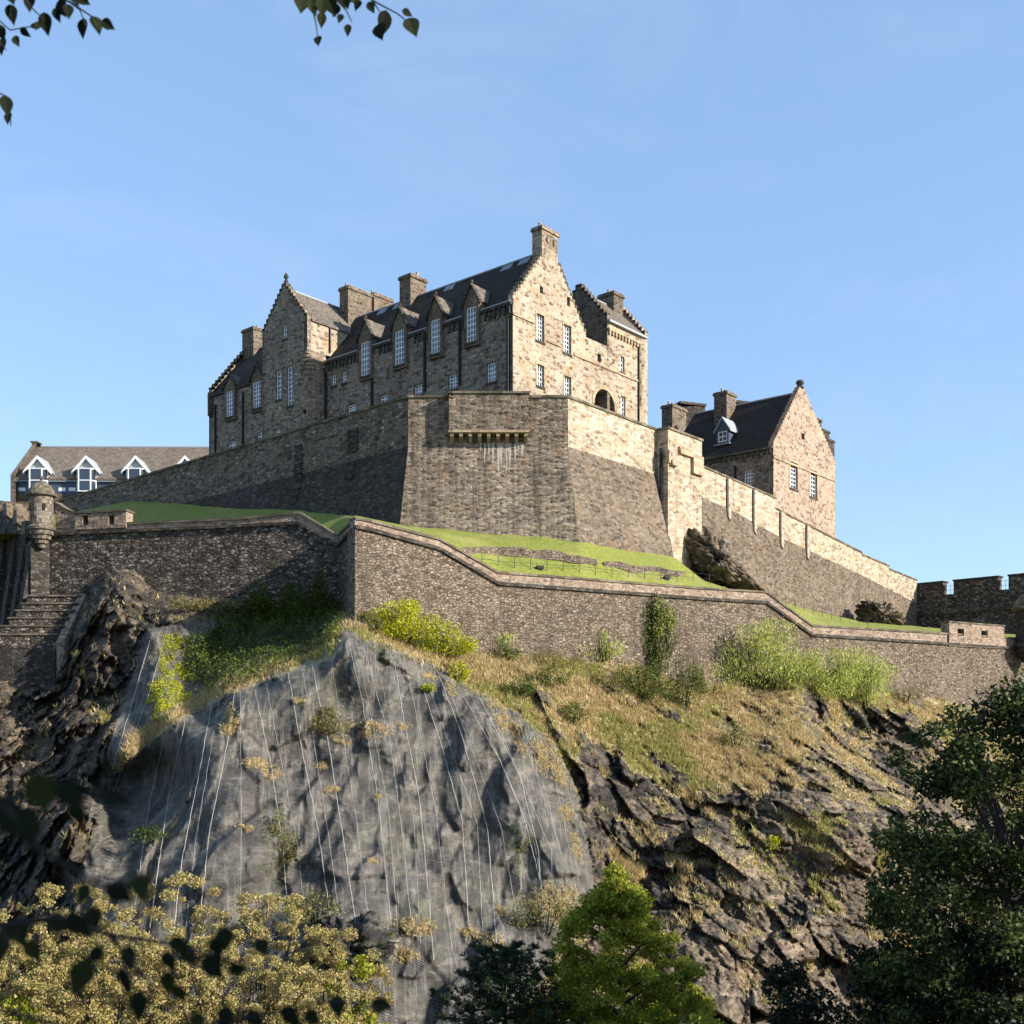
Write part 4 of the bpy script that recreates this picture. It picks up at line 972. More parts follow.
# string course stepping round the upper windows, corbel course under the annex eaves
zs = PG.z(514.4, 314)
mb = MB(); w1 = PG.rect(*gw[0][:4]); w2 = PG.rect(*gw[1][:4])
for a0, a1, z in ((0, w1[0] - .5, zs), (w1[1] + .5, w2[0] - .5, zs - 1.4), (w2[1] + .5, tR, zs - 1.7)): MB().box(PG, a0, a1, z - 0.16, z + 0.06, -0.1, 0.14).build('string_course', M['trim'], CB)
mb = MB(); MB().box(PG, 17.7, tR, 47.3, 47.6, -0.1, 0.3).build('eaves_course', M['trim'], CB)
for i in range(12): mb.box(PG, 17.8 + i * 0.66, 18.1 + i * 0.66, 46.85, 47.297, -0.1, 0.26)
mb.build('corbel_table', M['trim'], CB)
MB().box(PG, 17.6, tR + 0.1, 48.3, 48.55, -0.3, 0.42).build('gutter', M['lead'], CB)
mb = MB().lathe(PG.W(tR - 0.75, 0, -0.6)[:2], [(0.1, 38.3), (0.5, 38.9), (0.95, 40.2), (1.05, 40.5), (1.05, 48.0)], 16); mb.build('corner_turret', M['gable'], CB)
for px in (638, ): pipe(CB, PG, px, 346, 425, 0.11)
# --- shaded long facade
sE = PF.a(209)
dormers = [(363, 341.5, 371.3, 377.5, 319), (397, 330, 406, 366.5, 307), (433, 319, 441.6, 355.5, 296), (468.5, 306.5, 478, 344, 284)]
lows = [(347.6, 403, 356.2, 414, 3, 3), (380, 393.5, 388, 403.5, 3, 2), (414, 383, 422.7, 396, 3, 3), (448.5, 372.5, 457.5, 390.5, 3, 4), (486.7, 361, 496.3, 383.5, 4, 4)]
smalls = [(331.6, 373.5, 336, 386.5, 2, 3), (342.2, 370.8, 346.6, 383.5, 2, 3)]
wl = [(228.2, 440, 236, 449.5, 3, 2), (257, 430.5, 266, 440.5, 3, 2)]
zE = 45.6
holes = [(rect(*PF.rect(*g[:4])), 0.4) for g in lows + smalls + wl]
MB().wall(PF, [(0.02, ZF), (sE, ZF), (sE, 46.2), (33.0, 46.2), (33.0, zE), (0.02, zE)], holes, 0.7).build('facade_wall', M['facade'], CB)
for g in lows + smalls + wl: window(CB, PF, *PF.rect(*g[:4]), g[4], g[5], 0.30)
for g in lows: mb = MB(); surround(mb, PF, *PF.rect(*g[:4]), w=0.2); mb.build('window_surround', M['facade'], CB)
ev = [0.1]
for q_ in dormers: ev += [PF.a(q_[2]) - 0.45, PF.a(q_[0]) + 0.45]
ev = sorted(ev + [31.3])
for i in range(0, len(ev), 2): MB().box(PF, ev[i], ev[i + 1], zE - 0.25, zE - 0.003, -0.1, 0.30).build('eaves_course', M['soot_shade'], CB)
for e0, e1 in zip(ev[0::2], ev[1::2]):
    n = max(1, int((e1 - e0 - 0.2) / 0.7))
    for i in range(n):
        a0 = e0 + 0.2 + i * 0.7; MB().box(PF, a0, a0 + 0.32, zE - 1.15, zE - 0.253, -0.1, 0.24 - 0.02 * (i % 3)).build('corbel', M['soot_shade'], CB)
gx_ = [0.1]
for q_ in dormers: gx_ += [PF.a(q_[2]) - 0.75, PF.a(q_[0]) + 0.75]
gx_ = sorted(gx_ + [31.3])
for i in range(0, len(gx_), 2): MB().tube([PF.W(gx_[i], zE + 0.1, 0.34), PF.W(gx_[i + 1], zE + 0.1, 0.34)], 0.09, 6).build('gutter', M['lead'], CB)
# quoins at the sunny corner
def dormer(pl, x0, y0, x1, y1, ypk, zeave, wide=0.42, nxy=(3, 6)):
    a0, a1, z0, z1 = pl.rect(x0, y0, x1, y1); ac = (a0 + a1) / 2; hw = (a1 - a0) / 2 + wide; zp = pl.z((x0 + x1) / 2, ypk)
    ol = [(ac - hw, z0 - 0.5), (ac + hw, z0 - 0.5), (ac + hw, z1 + 0.55), (ac, zp), (ac - hw, z1 + 0.55)]
    d = MB().wall(pl, ol, [(rect(a0, a1, z0, z1), 0.25)], 1.2, 0.36).build('dormer', M['trim_dark'], CB)
    window(d, pl, a0, a1, z0, z1, nxy[0], nxy[1], 0.20, ('window_frame', 'pane'), False, out=0.36)
    # pediment mouldings and the little saddle roof running back into the slope
    zb = z1 + 0.5; zp = zp - 0.25; dep = (zp - zeave) / 1.19 + 0.6
    for sg in (-1, 1):
        P = [pl.W(ac, zp + 0.32, 0.58), pl.W(ac + sg * (hw + 0.3), zb - 0.02, 0.58), pl.W(ac + sg * (hw + 0.3), zb - 0.34, 0.58), pl.W(ac, zp - 0.06, 0.58)]
        MB().prism(P, pl.W(0, 0, 0.3) - pl.W(0, 0, 0.58 + 0.24)).build('pediment', M['soot_shade'], d)
        P = [pl.W(ac, zp + 0.2, 0.05), pl.W(ac + sg * (hw + 0.2), zb, 0.05), pl.W(ac + sg * (hw + 0.2), zb - 0.15, 0.05), pl.W(ac, zp + 0.02, 0.05)]
        MB().prism(P, pl.W(0, 0, -dep) - pl.W(0, 0, 0.05)).build('dormer_roof', M['slate_worn'], d)
        MB().box(pl, ac + sg * (hw - 0.12), ac + sg * hw, zeave, zb - 0.16, -dep * 0.7, -0.85).build('cheek', M['facade'], d)
    MB().lathe(pl.W(ac, 0, 0.25)[:2], [(0.14, zp + 0.2), (0.2, zp + 0.45), (0.08, zp + 0.7)], 8).build('finial', M['soot_shade'], d)
M['trim_dark'] = stone('brown_dressed_stone', [(0.11, 0.085, 0.06), (0.19, 0.14, 0.095), (0.25, 0.19, 0.13)], 1.0, 0.45, (0.09, 0.07, 0.05), 0.02, dark=0.55, streak=0.4)
for dmr in dormers: dormer(PF, *dmr, zE)
for px, y0, y1 in ((372.5, 344, 408), (425.3, 327, 392), (460.3, 316, 385), (508.5, 302, 392)): pipe(CB, PF, px, y0, y1, 0.17)
# --- main roof and its furniture
PR = PF       # ridge parallel to the facade
RZ = 53.5
def roof_block(a0, a1, ze, zr, half, front, mat, name_over=0.0):
    return gable_roof(CB, PF, a0, a1, front, front - 2 * half, ze, zr, M[mat])
roof_block(0.55, 33.2, zE, RZ, 6.65, 0.1, 'slate')
MB().wall(Plane(PF.W(33.25, 0, 0)[:2], G), [(0.0, ZF), (13.2, ZF), (13.2, zE), (6.6, RZ + 0.4), (0, zE)], thick=0.5).build('back_gable', M['facade'], CB)
slope = (RZ - zE) / 6.65
def skylight(px, py, w_=0.9, h_=1.1):
    a = PF.a(px)
    for _ in range(6):       # walk to the roof plane
        pass
    # solve point on slope: out = -t, z = zE + slope*t
    best = None
    for t in np.linspace(0.4, 6.4, 121):
        for aa in (None,):
            pl = PF.off(0.1 - t); a_ = pl.a(px); z_ = pl.z(px, py)
            e = abs(z_ - (zE + slope * t))
            if best is None or e < best[0]: best = (e, t, a_, z_)
    _, t, a_, z_ = best; pl = PF
    P = [pl.W(a_ - w_, zE + slope * (t - h_) + 0.09, 0.1 - (t - h_)), pl.W(a_ + w_, zE + slope * (t - h_) + 0.09, 0.1 - (t - h_)), pl.W(a_ + w_, zE + slope * t + 0.09, 0.1 - t), pl.W(a_ - w_, zE + slope * t + 0.09, 0.1 - t)]
    n = (P[1] - P[0]).cross(P[3] - P[0]).normalized(); n = n if n.z > 0 else -n
    fr = MB().prism(P, -n * 0.12).build('skylight', M['lead'], CB)
    c = sum(P, Vector()) / 4; P2 = [c + (p - c) * 0.72 + n * 0.02 for p in P]
    MB().prism(P2, -n * 0.03).build('pane', M['glass'], fr)
for px, py in ((451, 284), (508.5, 264.5), (526, 258.5), (384, 307), (400, 301)): skylight(px, py, 0.75, 0.7)
# chimneys
PGi = PG.off(0)
chimney(CB, PG, 5.0, 7.95, -1.4, 0.02, 51.0, 55.3, 3, 'gable_top')
mb = MB()
for a in (5.9, 7.1): mb.box(PG, a - 0.14, a + 0.14, 54.0, 54.7, -0.1, 0.04)
mb.build('flue_vent', M['void'], CB)
a0, a1 = 17.2, 19.0
PC = Plane(PF.W(0, 0, -6.65)[:2], FD); PC.n = PF.n
aC = PC.a(413); chimney(CB, PC, aC - 1.0, aC + 1.0, -1.4, 1.4, RZ - 1.6, 55.6, 4, 'chimney')
aB = PC.a(353); chimney(CB, PC, aB - 0.85, aB + 0.85, -2.6, 1.6, RZ - 5.0, 57.0, 5, 'chimney', 'o')
chimney(CB, PC, aB - 0.85, aB + 0.85, -6.4, -3.0, RZ - 5.0, 57.4, 4, 'chimney', 'o')
# --- annex at the right of the gable: ridge parallel to the gable front, crow-stepped ends
PGa = PG.off(-0.05)
gable_roof(CB, PG, 18.1, tR - 0.45, 0.25, -8.7, 48.6, 53.0, M['slate_worn'])
for t0 in (17.6, tR - 0.55):
    pe = Plane(PG.W(t0 + (0.55 if t0 > 20 else 0), 0)[:2], FD); pe.n = PF.n
    e = steps(0.0, 48.9, 4.3, 53.9, 9); e2 = steps(4.3, 53.9, 8.6, 48.9, 9)
    MB().wall(pe, dedupe([(0.0, ZF + 2), (8.6, ZF + 2)] + e2[::-1] + e[::-1]), thick=0.55, out=-0.003 if t0 > 20 else 0.0).build('crow_stepped_gable', M['chimney'] if t0 < 20 else M['gable'], CB)
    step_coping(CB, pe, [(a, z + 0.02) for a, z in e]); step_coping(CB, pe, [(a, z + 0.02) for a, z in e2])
chimney(CB, PG, tR - 2.3, tR - 0.2, -5.6, -3.2, 51.0, 54.2, 2, 'chimney')
# --- wing at the far left
RW = 54.2
gable_roof(CB, PF, 40.3, sE - 0.5, 0.1, -13.6, 46.3, RW, M['slate'])
pe = Plane(PF.W(sE, 0)[:2], G); pe.n = -FD * -1
pe.n = Vector((FD.x, FD.y))
e = steps(0.0, 46.8, 6.85, 55.2, 13); e2 = steps(6.85, 55.2, 13.7, 46.8, 13)
MB().wall(pe, dedupe([(0.0, ZF), (13.7, ZF)] + e2[::-1] + e[::-1]), thick=0.6).build('crow_stepped_gable', M['facade'], CB)
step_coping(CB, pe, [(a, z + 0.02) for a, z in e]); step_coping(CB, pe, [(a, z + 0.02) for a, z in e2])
chimney(CB, PC, sE - 3.0, sE - 0.3, -1.2, 1.2, RW - 1.5, 56.6, 2, 'chimney')
for dmr in ((228.3, 389.5, 235.3, 418, 374), (255, 381, 262.8, 409.5, 364)): dormer(PF, *dmr, 46.2)
for px, y0, y1 in ((243.5, 392, 448), (216, 405, 455)): pipe(CB, PF, px, y0, y1, 0.15)
mb = MB().box(PF, 40.6, sE, 45.9, 46.2, -0.1, 0.28); mb.build('eaves_course', M['soot_shade'], CB)
MB().lathe(PF.W(sE - 0.5, 0, -0.3)[:2], [(0.1, 42.6), (0.5, 43.2), (0.75, 43.5), (0.75, 46.6)], 12).build('corner_turret', M['soot_shade'], CB)
# --- gabled stair tower standing forward of the facade
PT = PF.off(3.0)
tA, tB = 31.4, PT.a(262.3); tm = (tA + tB) / 2; ZC = 46.6
u_sh, u_ap = 50.6, 56.0
e = steps(tA, u_sh, tm, u_ap, 10); e2 = steps(tm, u_ap, tB, u_sh, 10)
slit = PT.rect(282.7, 323.5, 286.7, 339.5)
MB().wall(PT, dedupe([(tA, ZC), (tB, ZC), (tB, u_sh)] + e2[::-1] + e[::-1] + [(tA, u_sh)]), [(rect(*slit), 0.4)], 0.6).build('tower_gable', M['facade'], CB)
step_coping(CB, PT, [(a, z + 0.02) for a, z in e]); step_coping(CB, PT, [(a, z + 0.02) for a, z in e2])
window(CB, PT, *slit, 2, 3, 0.3)
MB().lathe(PT.W(tm, 0, -0.3)[:2], [(0.22, u_ap), (0.3, u_ap + 0.35), (0.16, u_ap + 0.6), (0.34, u_ap + 0.95), (0.12, u_ap + 1.4)], 10).build('finial', M['soot_shade'], CB)
# upper side walls
pr_ = Plane(PT.W(tA, 0)[:2], G); pr_.n = -FD
MB().wall(pr_, [(0.0, ZC), (13, ZC), (13, u_sh), (0.0, u_sh)], thick=0.6, out=-0.003).build('tower_side_wall', M['gable'], CB)
pl_ = Plane(PT.W(tB, 0)[:2], G); pl_.n = Vector((FD.x, FD.y))
MB().wall(pl_, [(0.0, ZF), (13, ZF), (13, u_sh), (0.0, u_sh)], thick=0.6, out=-0.003).build('tower_side_wall', M['facade'], CB)
# tower roof: ridge along G
P = [PT.W(tA - 0.2, u_sh - 0.1, -0.62), PT.W(tm, u_ap - 0.6, -0.62), PT.W(tB + 0.2, u_sh - 0.1, -0.62), PT.W(tB + 0.2, u_sh - 0.35, -0.62), PT.W(tA - 0.2, u_sh - 0.35, -0.62)]
tr_ = MB().prism(P, PT.W(0, 0, -12.5) - PT.W(0, 0, 0)).build('tower_roof', M['slate_worn'], CB)
MB().tube([PT.W(tm, u_ap - 0.55, -0.7), PT.W(tm, u_ap - 0.55, -13)], 0.14, 6).build('ridge', M['lead'], tr_)
# lower rounded body
rr_ = 2.4; body = [(tB, -3.0), (tB, 0.0)]
arc = [(tA + rr_ - rr_ * math.sin(t), -rr_ + rr_ * math.cos(t)) for t in np.linspace(0.0, math.pi / 2, 9)]
tall = [(276, 369.5, 281.5, 400.5, 2, 6), (287, 365.5, 292.8, 406.5, 2, 8)]; sml = [(275.3, 428.3, 280, 434.8, 2, 2)]
hl = [(rect(*PT.rect(*g[:4])), 0.4) for g in tall + sml]
MB().wall(PT, rect(tA + rr_, tB, ZF, ZC - 0.003), hl, 0.7).build('tower_wall', M['facade'], CB)
for g in tall + sml: window(CB, PT, *PT.rect(*g[:4]), g[4], g[5], 0.3)
mb = MB(); V = []
for a, o in arc + [(tA, -3.0)]: V += [PT.W(a, ZF, o), PT.W(a, ZC - 0.003, o)]
mb.add(V, [(2 * i, 2 * i + 1, 2 * i + 3, 2 * i + 2) for i in range(len(V) // 2 - 1)]); mb.build('rounded_corner', M['facade'], CB)
# stepped corbels carrying the square upper corner
for i in range(5):
    f_ = (i + 1) / 6
    P = [(tA + rr_ * (1 - f_), 0.0 - 0.02 * i)] + [(a_ * (1 - f_) + tA * f_, o_ * (1 - f_)) for a_, o_ in arc[1:]] + [(tA + 0.01 * i, -3.0), (tA + rr_, -3.0), (tA + rr_, -0.01)]
    MB().prism([PT.W(a_, ZC - 2.2 + i * 0.44, o_ - 0.01) for a_, o_ in P], (0, 0, 0.43)).build('corner_corbel', M['facade'], CB)
for px, y0, y1 in ((322.5, 372, 440), (326.5, 372, 437)): pipe(CB, PF, px, y0, y1, 0.2)
mb = MB().tube([pr_.W(3.6, u_sh - 0.3, 0.14), pr_.W(3.6, ZC + 0.4, 0.14)], 0.12, 6); mb.build('drainpipe', M['iron'], CB)
MB().lathe(PT.W(PT.a(305), PT.z(305, 413), 0.02)[:2], [(0.2, PT.z(305, 413)), (0.2, PT.z(305, 410))], 8).build('vent_hole', M['void'], CB)

# ================================================================== GABLED BARRACK BUILDING AT RIGHT
K0 = Vector((33.75, 142.0)); KG = Plane(K0, G); KF = Plane(K0, FD); KG.n = Vector((G.y, -G.x)); KF.n = -Vector((G.x, G.y))
BB = thing('barrack_building', (38, 150, 22), 'steep gabled pinkish stone building with dark slate roof above the descending wall', 'building')
kR = KG.a(835.5); ka = 8.2; kzE = KG.z(773, 446); kzA = 44.7
e = steps(0.0, kzE + 0.3, ka - 0.5, kzA, 20); e2 = steps(ka + 0.5, kzA, kR, 36.5, 20)
kw = [(790, 461.5, 797.5, 490, 3, 6), (810, 469.5, 817, 498.5, 3, 6)]; ks = [(801.5, 433, 804.5, 440)]
hl = [(rect(*KG.rect(*g[:4])), 0.4) for g in kw + ks]
MB().wall(KG, dedupe([(0, 18), (kR, 18)] + e2[::-1] + e[::-1]), hl, 0.7).build('gable_wall', M['barrack'], BB)
for g in kw: window(BB, KG, *KG.rect(*g[:4]), g[4], g[5], 0.34)
a0, a1, z0, z1 = KG.rect(*ks[0]); MB().box(KG, a0, a1, z0, z1, -0.5, -0.36).build('slit_opening', M['void'], BB)
for g in kw: mb = MB(); surround(mb, KG, *KG.rect(*g[:4]), w=0.3); mb.build('window_surround', M['trim'], BB)
zs = KG.z(773.5, 457); MB().box(KG, 0, kR, zs - 0.15, zs + 0.1, -0.1, 0.13).build('string_course', M['trim'], BB)
fin = MB().lathe(KG.W(ka, 0, -0.3)[:2], [(0.5, kzA), (0.55, kzA + 0.2), (0.32, kzA + 0.4), (0.55, kzA + 0.75), (0.5, kzA + 1.0), (0.3, kzA + 1.15)], 14); fin.build('finial', M['soot_shade'], BB)
kL = KF.a(668); kh = [(744, 468, 753.3, 487, 3, 4)]
MB().wall(KF, [(0.02, 18), (kL, 18), (kL, kzE), (0.02, kzE)], [(rect(*KF.rect(*g[:4])), 0.4) for g in kh], 0.7).build('facade_wall', M['facade'], BB)
for g in kh: window(BB, KF, *KF.rect(*g[:4]), g[4], g[5], 0.3)
mb = MB()
for i in range(int(kL / 0.8)): mb.box(KF, 0.3 + i * 0.8, 0.65 + i * 0.8, kzE - 0.9, kzE - 0.3, -0.1, 0.24)
mb.build('corbel_table', M['soot_shade'], BB)
MB().box(KF, 0.1, kL, kzE - 0.297, kzE - 0.05, -0.1, 0.3).build('eaves_course', M['trim_dark'], BB)
P = [KG.W(-0.25, kzE - 0.1, -0.72), KG.W(ka, kzA - 0.5, -0.72), KG.W(kR, 36.0, -0.72), KG.W(kR, 35.7, -0.72), KG.W(-0.25, kzE - 0.35, -0.72)]
kr_ = MB().prism(P, KF.W(kL, 0) - KF.W(0, 0)).build('roof', M['slate'], BB)
MB().tube([KG.W(ka, kzA - 0.45, -0.8), KG.W(ka, kzA - 0.45, -kL)], 0.14, 6).build('ridge', M['lead'], kr_)
pipe(BB, KF, 735.5, 466, 490, 0.14)
mb = MB().tube([KG.W(kR + 0.15, 20, -0.2), KG.W(kR + 0.15, 36.4, -0.2)], 0.14, 6); mb.build('drainpipe', M['iron'], BB)
# slope of the front roof plane, to set the dormer and chimneys on it
ksl = (kzA - 0.5 - (kzE - 0.1)) / (ka + 0.25)
def on_kroof(px, py):
    best = None
    for t in np.linspace(0.1, ka, 161):
        pl = KF.off(0.25 - t); z_ = pl.z(px, py); er = abs(z_ - (kzE - 0.1 + ksl * t))
        if best is None or er < best[0]: best = (er, t, pl)
    return best[1], best[2]
t, pl = on_kroof(722, 446)
a0, a1, z0, z1 = pl.rect(718, 430, 727, 443)
ac = (a0 + a1) / 2
dm = MB().wall(pl, [(a0 - 0.25, z0 - 0.3), (a1 + 0.25, z0 - 0.3), (a1 + 0.25, z1 + 0.2), (ac, z1 + 1.7), (a0 - 0.25, z1 + 0.2)], [(rect(a0, a1, z0, z1), 0.3)], 2.4, 0.0).build('dormer', M['blue_panel'], BB)
window(dm, pl, a0, a1, z0, z1, 2, 2, 0.15, ('window_frame', 'pane'), False, sill=False)
for sg in (-1, 1):
    P = [pl.W(ac, z1 + 1.95, 0.2), pl.W(ac + sg * ((a1 - a0) / 2 + 0.6), z1 + 0.1, 0.2), pl.W(ac + sg * ((a1 - a0) / 2 + 0.6), z1 - 0.15, 0.2), pl.W(ac, z1 + 1.68, 0.2)]
    MB().prism(P, pl.W(0, 0, -3.0) - pl.W(0, 0, 0)).build('dormer_roof', M['lead'], dm)
MB().box(pl, a0 - 0.5, a1 + 0.5, z0 - 0.45, z0 - 0.3, -0.6, 0.25).build('sill', M['lead'], dm)
t, pl = on_kroof(722, 421)
a0, a1 = sorted((pl.a(714.5), pl.a(731))); chimney(BB, pl, pl.a(722.5) - 1.0, pl.a(722.5) + 1.0, -2.0, 0.6, pl.z(722, 425), pl.z(722, 396), 3, 'chimney', 'o')
PK2 = KF.off(-ka)
chimney(BB, PK2, PK2.a(674) - 0.9, PK2.a(674) + 0.9, -1.9, 1.9, 30, PK2.z(672, 411), 4, 'chimney', 'o')
# dark stair-stepped stack rising behind the right slope
for i, (x0, x1, yt) in enumerate(((816, 821.5, 421), (821.5, 829.5, 432), (827, 834.5, 441.5))):
    q = KG.off(-5.0 + i * 1.0)
    MB().box(q, q.a(x0), q.a(x1), 30, q.z((x0 + x1) / 2, yt), -1.6, 0).build('stepped_stack', M['soot_shade'], BB)
    MB().box(q, q.a(x0) - 0.12, q.a(x1) + 0.12, q.z((x0 + x1) / 2, yt) + .003, q.z((x0 + x1) / 2, yt) + 0.3, -1.7, 0.12).build('stack_cap', M['soot_shade'], BB)

# dark flat-topped block further back, only its top shows over the roof
PD = Plane(ray(682, 0, 185)[:2], (0.93, 0.36))
FB = thing('rear_block', PD.W(5, 30), 'dark flat-topped stone block peeping over the slate roof of the gabled building', 'building')
MB().wall(PD, [(PD.a(681), 20), (PD.a(750), 20), (PD.a(750), PD.z(750, 403)), (PD.a(731), PD.z(731, 404)), (PD.a(731), PD.z(731, 412)), (PD.a(705), PD.z(705, 412)), (PD.a(705), PD.z(705, 405.5)), (PD.a(681), PD.z(681, 407))], thick=5).build('wall', M['black_wall'], FB)
for x0, x1, y in ((680, 706, 405), (730, 751, 403)):
    MB().box(PD, PD.a(x0), PD.a(x1), PD.z((x0 + x1) / 2, y), PD.z((x0 + x1) / 2, y) + 0.4, -5.2, 0.2).build('cap', M['soot_shade'], FB)

# ================================================================== DORMERED BUILDING FAR LEFT
PH = Plane(ray(10, 0, 186)[:2], (1, 0.012)); PH.n = Vector((0.012, -1)).normalized()
HB = thing('dormered_building', PH.W(15, 32), 'long brown-roofed building with white gabled dormers behind the rampart at far left', 'building')
x_of = PH.a; zEv = PH.z(100, 482); zB = PH.z(100, 494)
MB().wall(PH, rect(x_of(13), x_of(230), 25, zB), thick=0.6).build('lower_wall', M['trim_dark'], HB)
MB().wall(PH, rect(x_of(13), x_of(230), zB + .003, zEv), thick=0.6, out=-0.1).build('panel_wall', M['blue_panel'], HB)
for x in (22, 62, 72, 103.5, 112):
    MB().box(PH, x_of(x - 3.5), x_of(x + 3.5), PH.z(x, 491), PH.z(x, 487.5), -0.2, -0.04).build('window', M['white'], HB)
MB().box(PH, x_of(13.5), x_of(230), zEv + 0.003, PH.z(100, 478.5), -0.4, 0.3).build('fascia', M['lead'], HB)
zr = HOR - 447.0; rd = 8.0; zRd = zr / F * (186 + rd)
P = [PH.W(x_of(15), PH.z(100, 478.5), 0.4), PH.W(x_of(15), zRd, -rd), PH.W(x_of(15), PH.z(100, 478.5), -2 * rd), PH.W(x_of(15), PH.z(100, 480.5), -2 * rd), PH.W(x_of(15), PH.z(100, 480.5), 0.4)]
hr = MB().prism(P, PH.W(x_of(232), 0) - PH.W(x_of(15), 0)).build('roof', M['tile'], HB)
MB().tube([PH.W(x_of(22), zRd + 0.05, -rd), PH.W(x_of(232), zRd + 0.05, -rd)], 0.2, 6).build('ridge', M['lead'], hr)
pg = Plane(PH.W(x_of(15), 0, 0)[:2], (0.012, 1)); pg.n = Vector((-1, 0.012))
zz = PH.z(10, 477)
MB().wall(pg, [(-0.8, 25), (2 * rd, 25), (2 * rd, zz + 0.3), (rd + 0.8, zRd + 0.3), (rd + 0.8, zRd + 0.6), (rd - 0.8, zRd + 0.6), (rd - 0.8, zRd + 0.1), (-0.8, zz + 0.2)], thick=0.9, out=0.4).build('gable_wall', M['chimney'], HB)
MB().box(pg, rd - 0.95, rd + 0.95, zRd + 0.603, zRd + 0.85, -0.7, 0.6).build('chimney_cap', M['coping'], HB)
for xc in (38.8, 87.3, 136.7, 186):
    ac = x_of(xc); zp = PH.z(xc, 457); zsd = PH.z(xc, 472.5); zw = PH.z(xc, 470.5); hw = 2.35
    d = MB().wall(PH, [(ac - 1.75, PH.z(xc, 479)), (ac + 1.75, PH.z(xc, 479)), (ac + 1.75, zsd + 0.3), (ac, zp - 0.5), (ac - 1.75, zsd + 0.3)], thick=1.0, out=0.3).build('dormer', M['lead'], HB)
    for sg in (-1, 1):
        P = [PH.W(ac, zp + 0.1, 0.8), PH.W(ac + sg * hw, zsd + 0.05, 0.8), PH.W(ac + sg * hw, zsd - 0.42, 0.8), PH.W(ac, zp - 0.42, 0.8)]
        MB().prism(P, PH.W(0, 0, 0.5) - PH.W(0, 0, 0.8)).build('bargeboard', M['white'], d)
        P = [PH.W(ac, zp + 0.08, 0.5), PH.W(ac + sg * hw, zsd, 0.5), PH.W(ac + sg * hw, zsd - 0.15, 0.5), PH.W(ac, zp - 0.1, 0.5)]
        MB().prism(P, PH.W(0, 0, -4.5) - PH.W(0, 0, 0)).build('dormer_roof', M['lead'], d)
    # glazed bay below the gable
    bay = [(ac - 1.55, 0.3), (ac - 1.0, 1.25), (ac + 1.0, 1.25), (ac + 1.55, 0.3)]
    zb0 = PH.z(xc, 493)
    b = MB().prism([PH.W(a, zb0, o) for a, o in bay], (0, 0, zw - zb0)).build('bay_window', M['glass'], d)
    for a, o in bay: MB().box(PH, a - 0.09, a + 0.09, zb0, zw, o - 0.1, o + 0.06).build('mullion', M['white'], d)
    for z in (zw, (zw + zb0) / 2 - 0.08, zb0):
        MB().prism([PH.W(a * 1.0 + (0.07 if a > ac else -0.07), z, o + 0.05) for a, o in bay], (0, 0, 0.16)).build('transom', M['white'], d)

# ================================================================== LAWN FURNITURE
def fence(px0, px1, row0, row1, n, label, h=1.05):
    p0 = lawn_at(px0, row0); t = thing('railing_fence', p0, label, 'railing')
    P = [lawn_at(px0 + (px1 - px0) * i / n, row0 + (row1 - row0) * i / n) for i in range(n + 1)]
    for p in P: MB().tube([p - Vector((0, 0, 0.2)), p + Vector((0, 0, h))], 0.03, 5).build('post', M['iron'], t)
    for hh in (h - 0.05, h * 0.5): MB().tube([p + Vector((0, 0, hh)) for p in P], 0.018, 4).build('rail', M['iron'], t)
fence(482, 742, 566, 586.5, 16, 'thin iron railing along the sunny lawn in front of the great rampart')
fence(786, 868, 607, 628, 9, 'short iron railing on the grass bank near the right end of the descending wall')

def block_rock(name, pts, d, thick, label, seed, amp=0.5):
    """a crag standing on the lawn: outline swelling to a rounded, broken mass"""
    pts = [np.array(p, float) for p in pts]; c = sum(pts) / len(pts); nr = 26; V = []
    ring = []
    for i in range(len(pts)):
        a, b = pts[i], pts[(i + 1) % len(pts)]
        for t in np.linspace(0, 1, 15)[:-1]: ring.append(a + (b - a) * t)
    m = len(ring)
    for j in range(nr + 1):
        f = j / nr; r = math.sin(f * math.pi); dep = -math.cos(f * math.pi)
        for q in ring:
            p = c + (q - c) * max(r, 0.02); V.append(((p[0] - 512) / F * d, d + dep * thick, (HOR - p[1]) / F * d))
    V = np.array(V); q1_, _ = facets(beds(V, -0.75, 1.7, 0.65, 1.4), seed); q2_, _ = facets(beds(V, -0.75, 0.7, 0.3, 0.6), seed + 9)
    ctr = V.mean(0); dirn = V - ctr; dirn /= np.linalg.norm(dirn, axis=1, keepdims=True) + 1e-6
    V = V + dirn * (q1_ * amp * 1.3 + q2_ * amp * 0.7)[:, None]
    Fq = [(j * m + i, j * m + (i + 1) % m, (j + 1) * m + (i + 1) % m, (j + 1) * m + i) for j in range(nr) for i in range(m)]
    g_ = np.zeros(len(V))
    o = np_mesh(name, V, Fq, M['rock'], attrs={'grass': g_, 'netted': g_ + (1.0 if name == 'boulder' else 0.0), 'dark_rock': g_}); props(o, label, 'rock outcrop')
block_rock('rock_outcrop', [(687, 532), (697, 530), (715, 540), (735, 565), (765, 592), (748, 592), (715, 584), (690, 566), (684, 548)], 119.5, 2.2, 'dark jagged outcrop at the foot of the descending wall beside the wall turret', 301, 0.5)
block_rock('rock_outcrop', [(858, 608), (868, 603), (884, 604), (899, 614), (903, 627), (880, 630), (860, 622)], 150, 2.2, 'low dark boulder by the descending wall at the right end of the grass bank', 305, 0.5)
block_rock('boulder', [(312, 934), (335, 921), (372, 920), (392, 934), (388, 960), (350, 972), (318, 962)], 64.5, 2.6, 'grey netted boulder at the foot of the netted rock face', 311, 0.5)
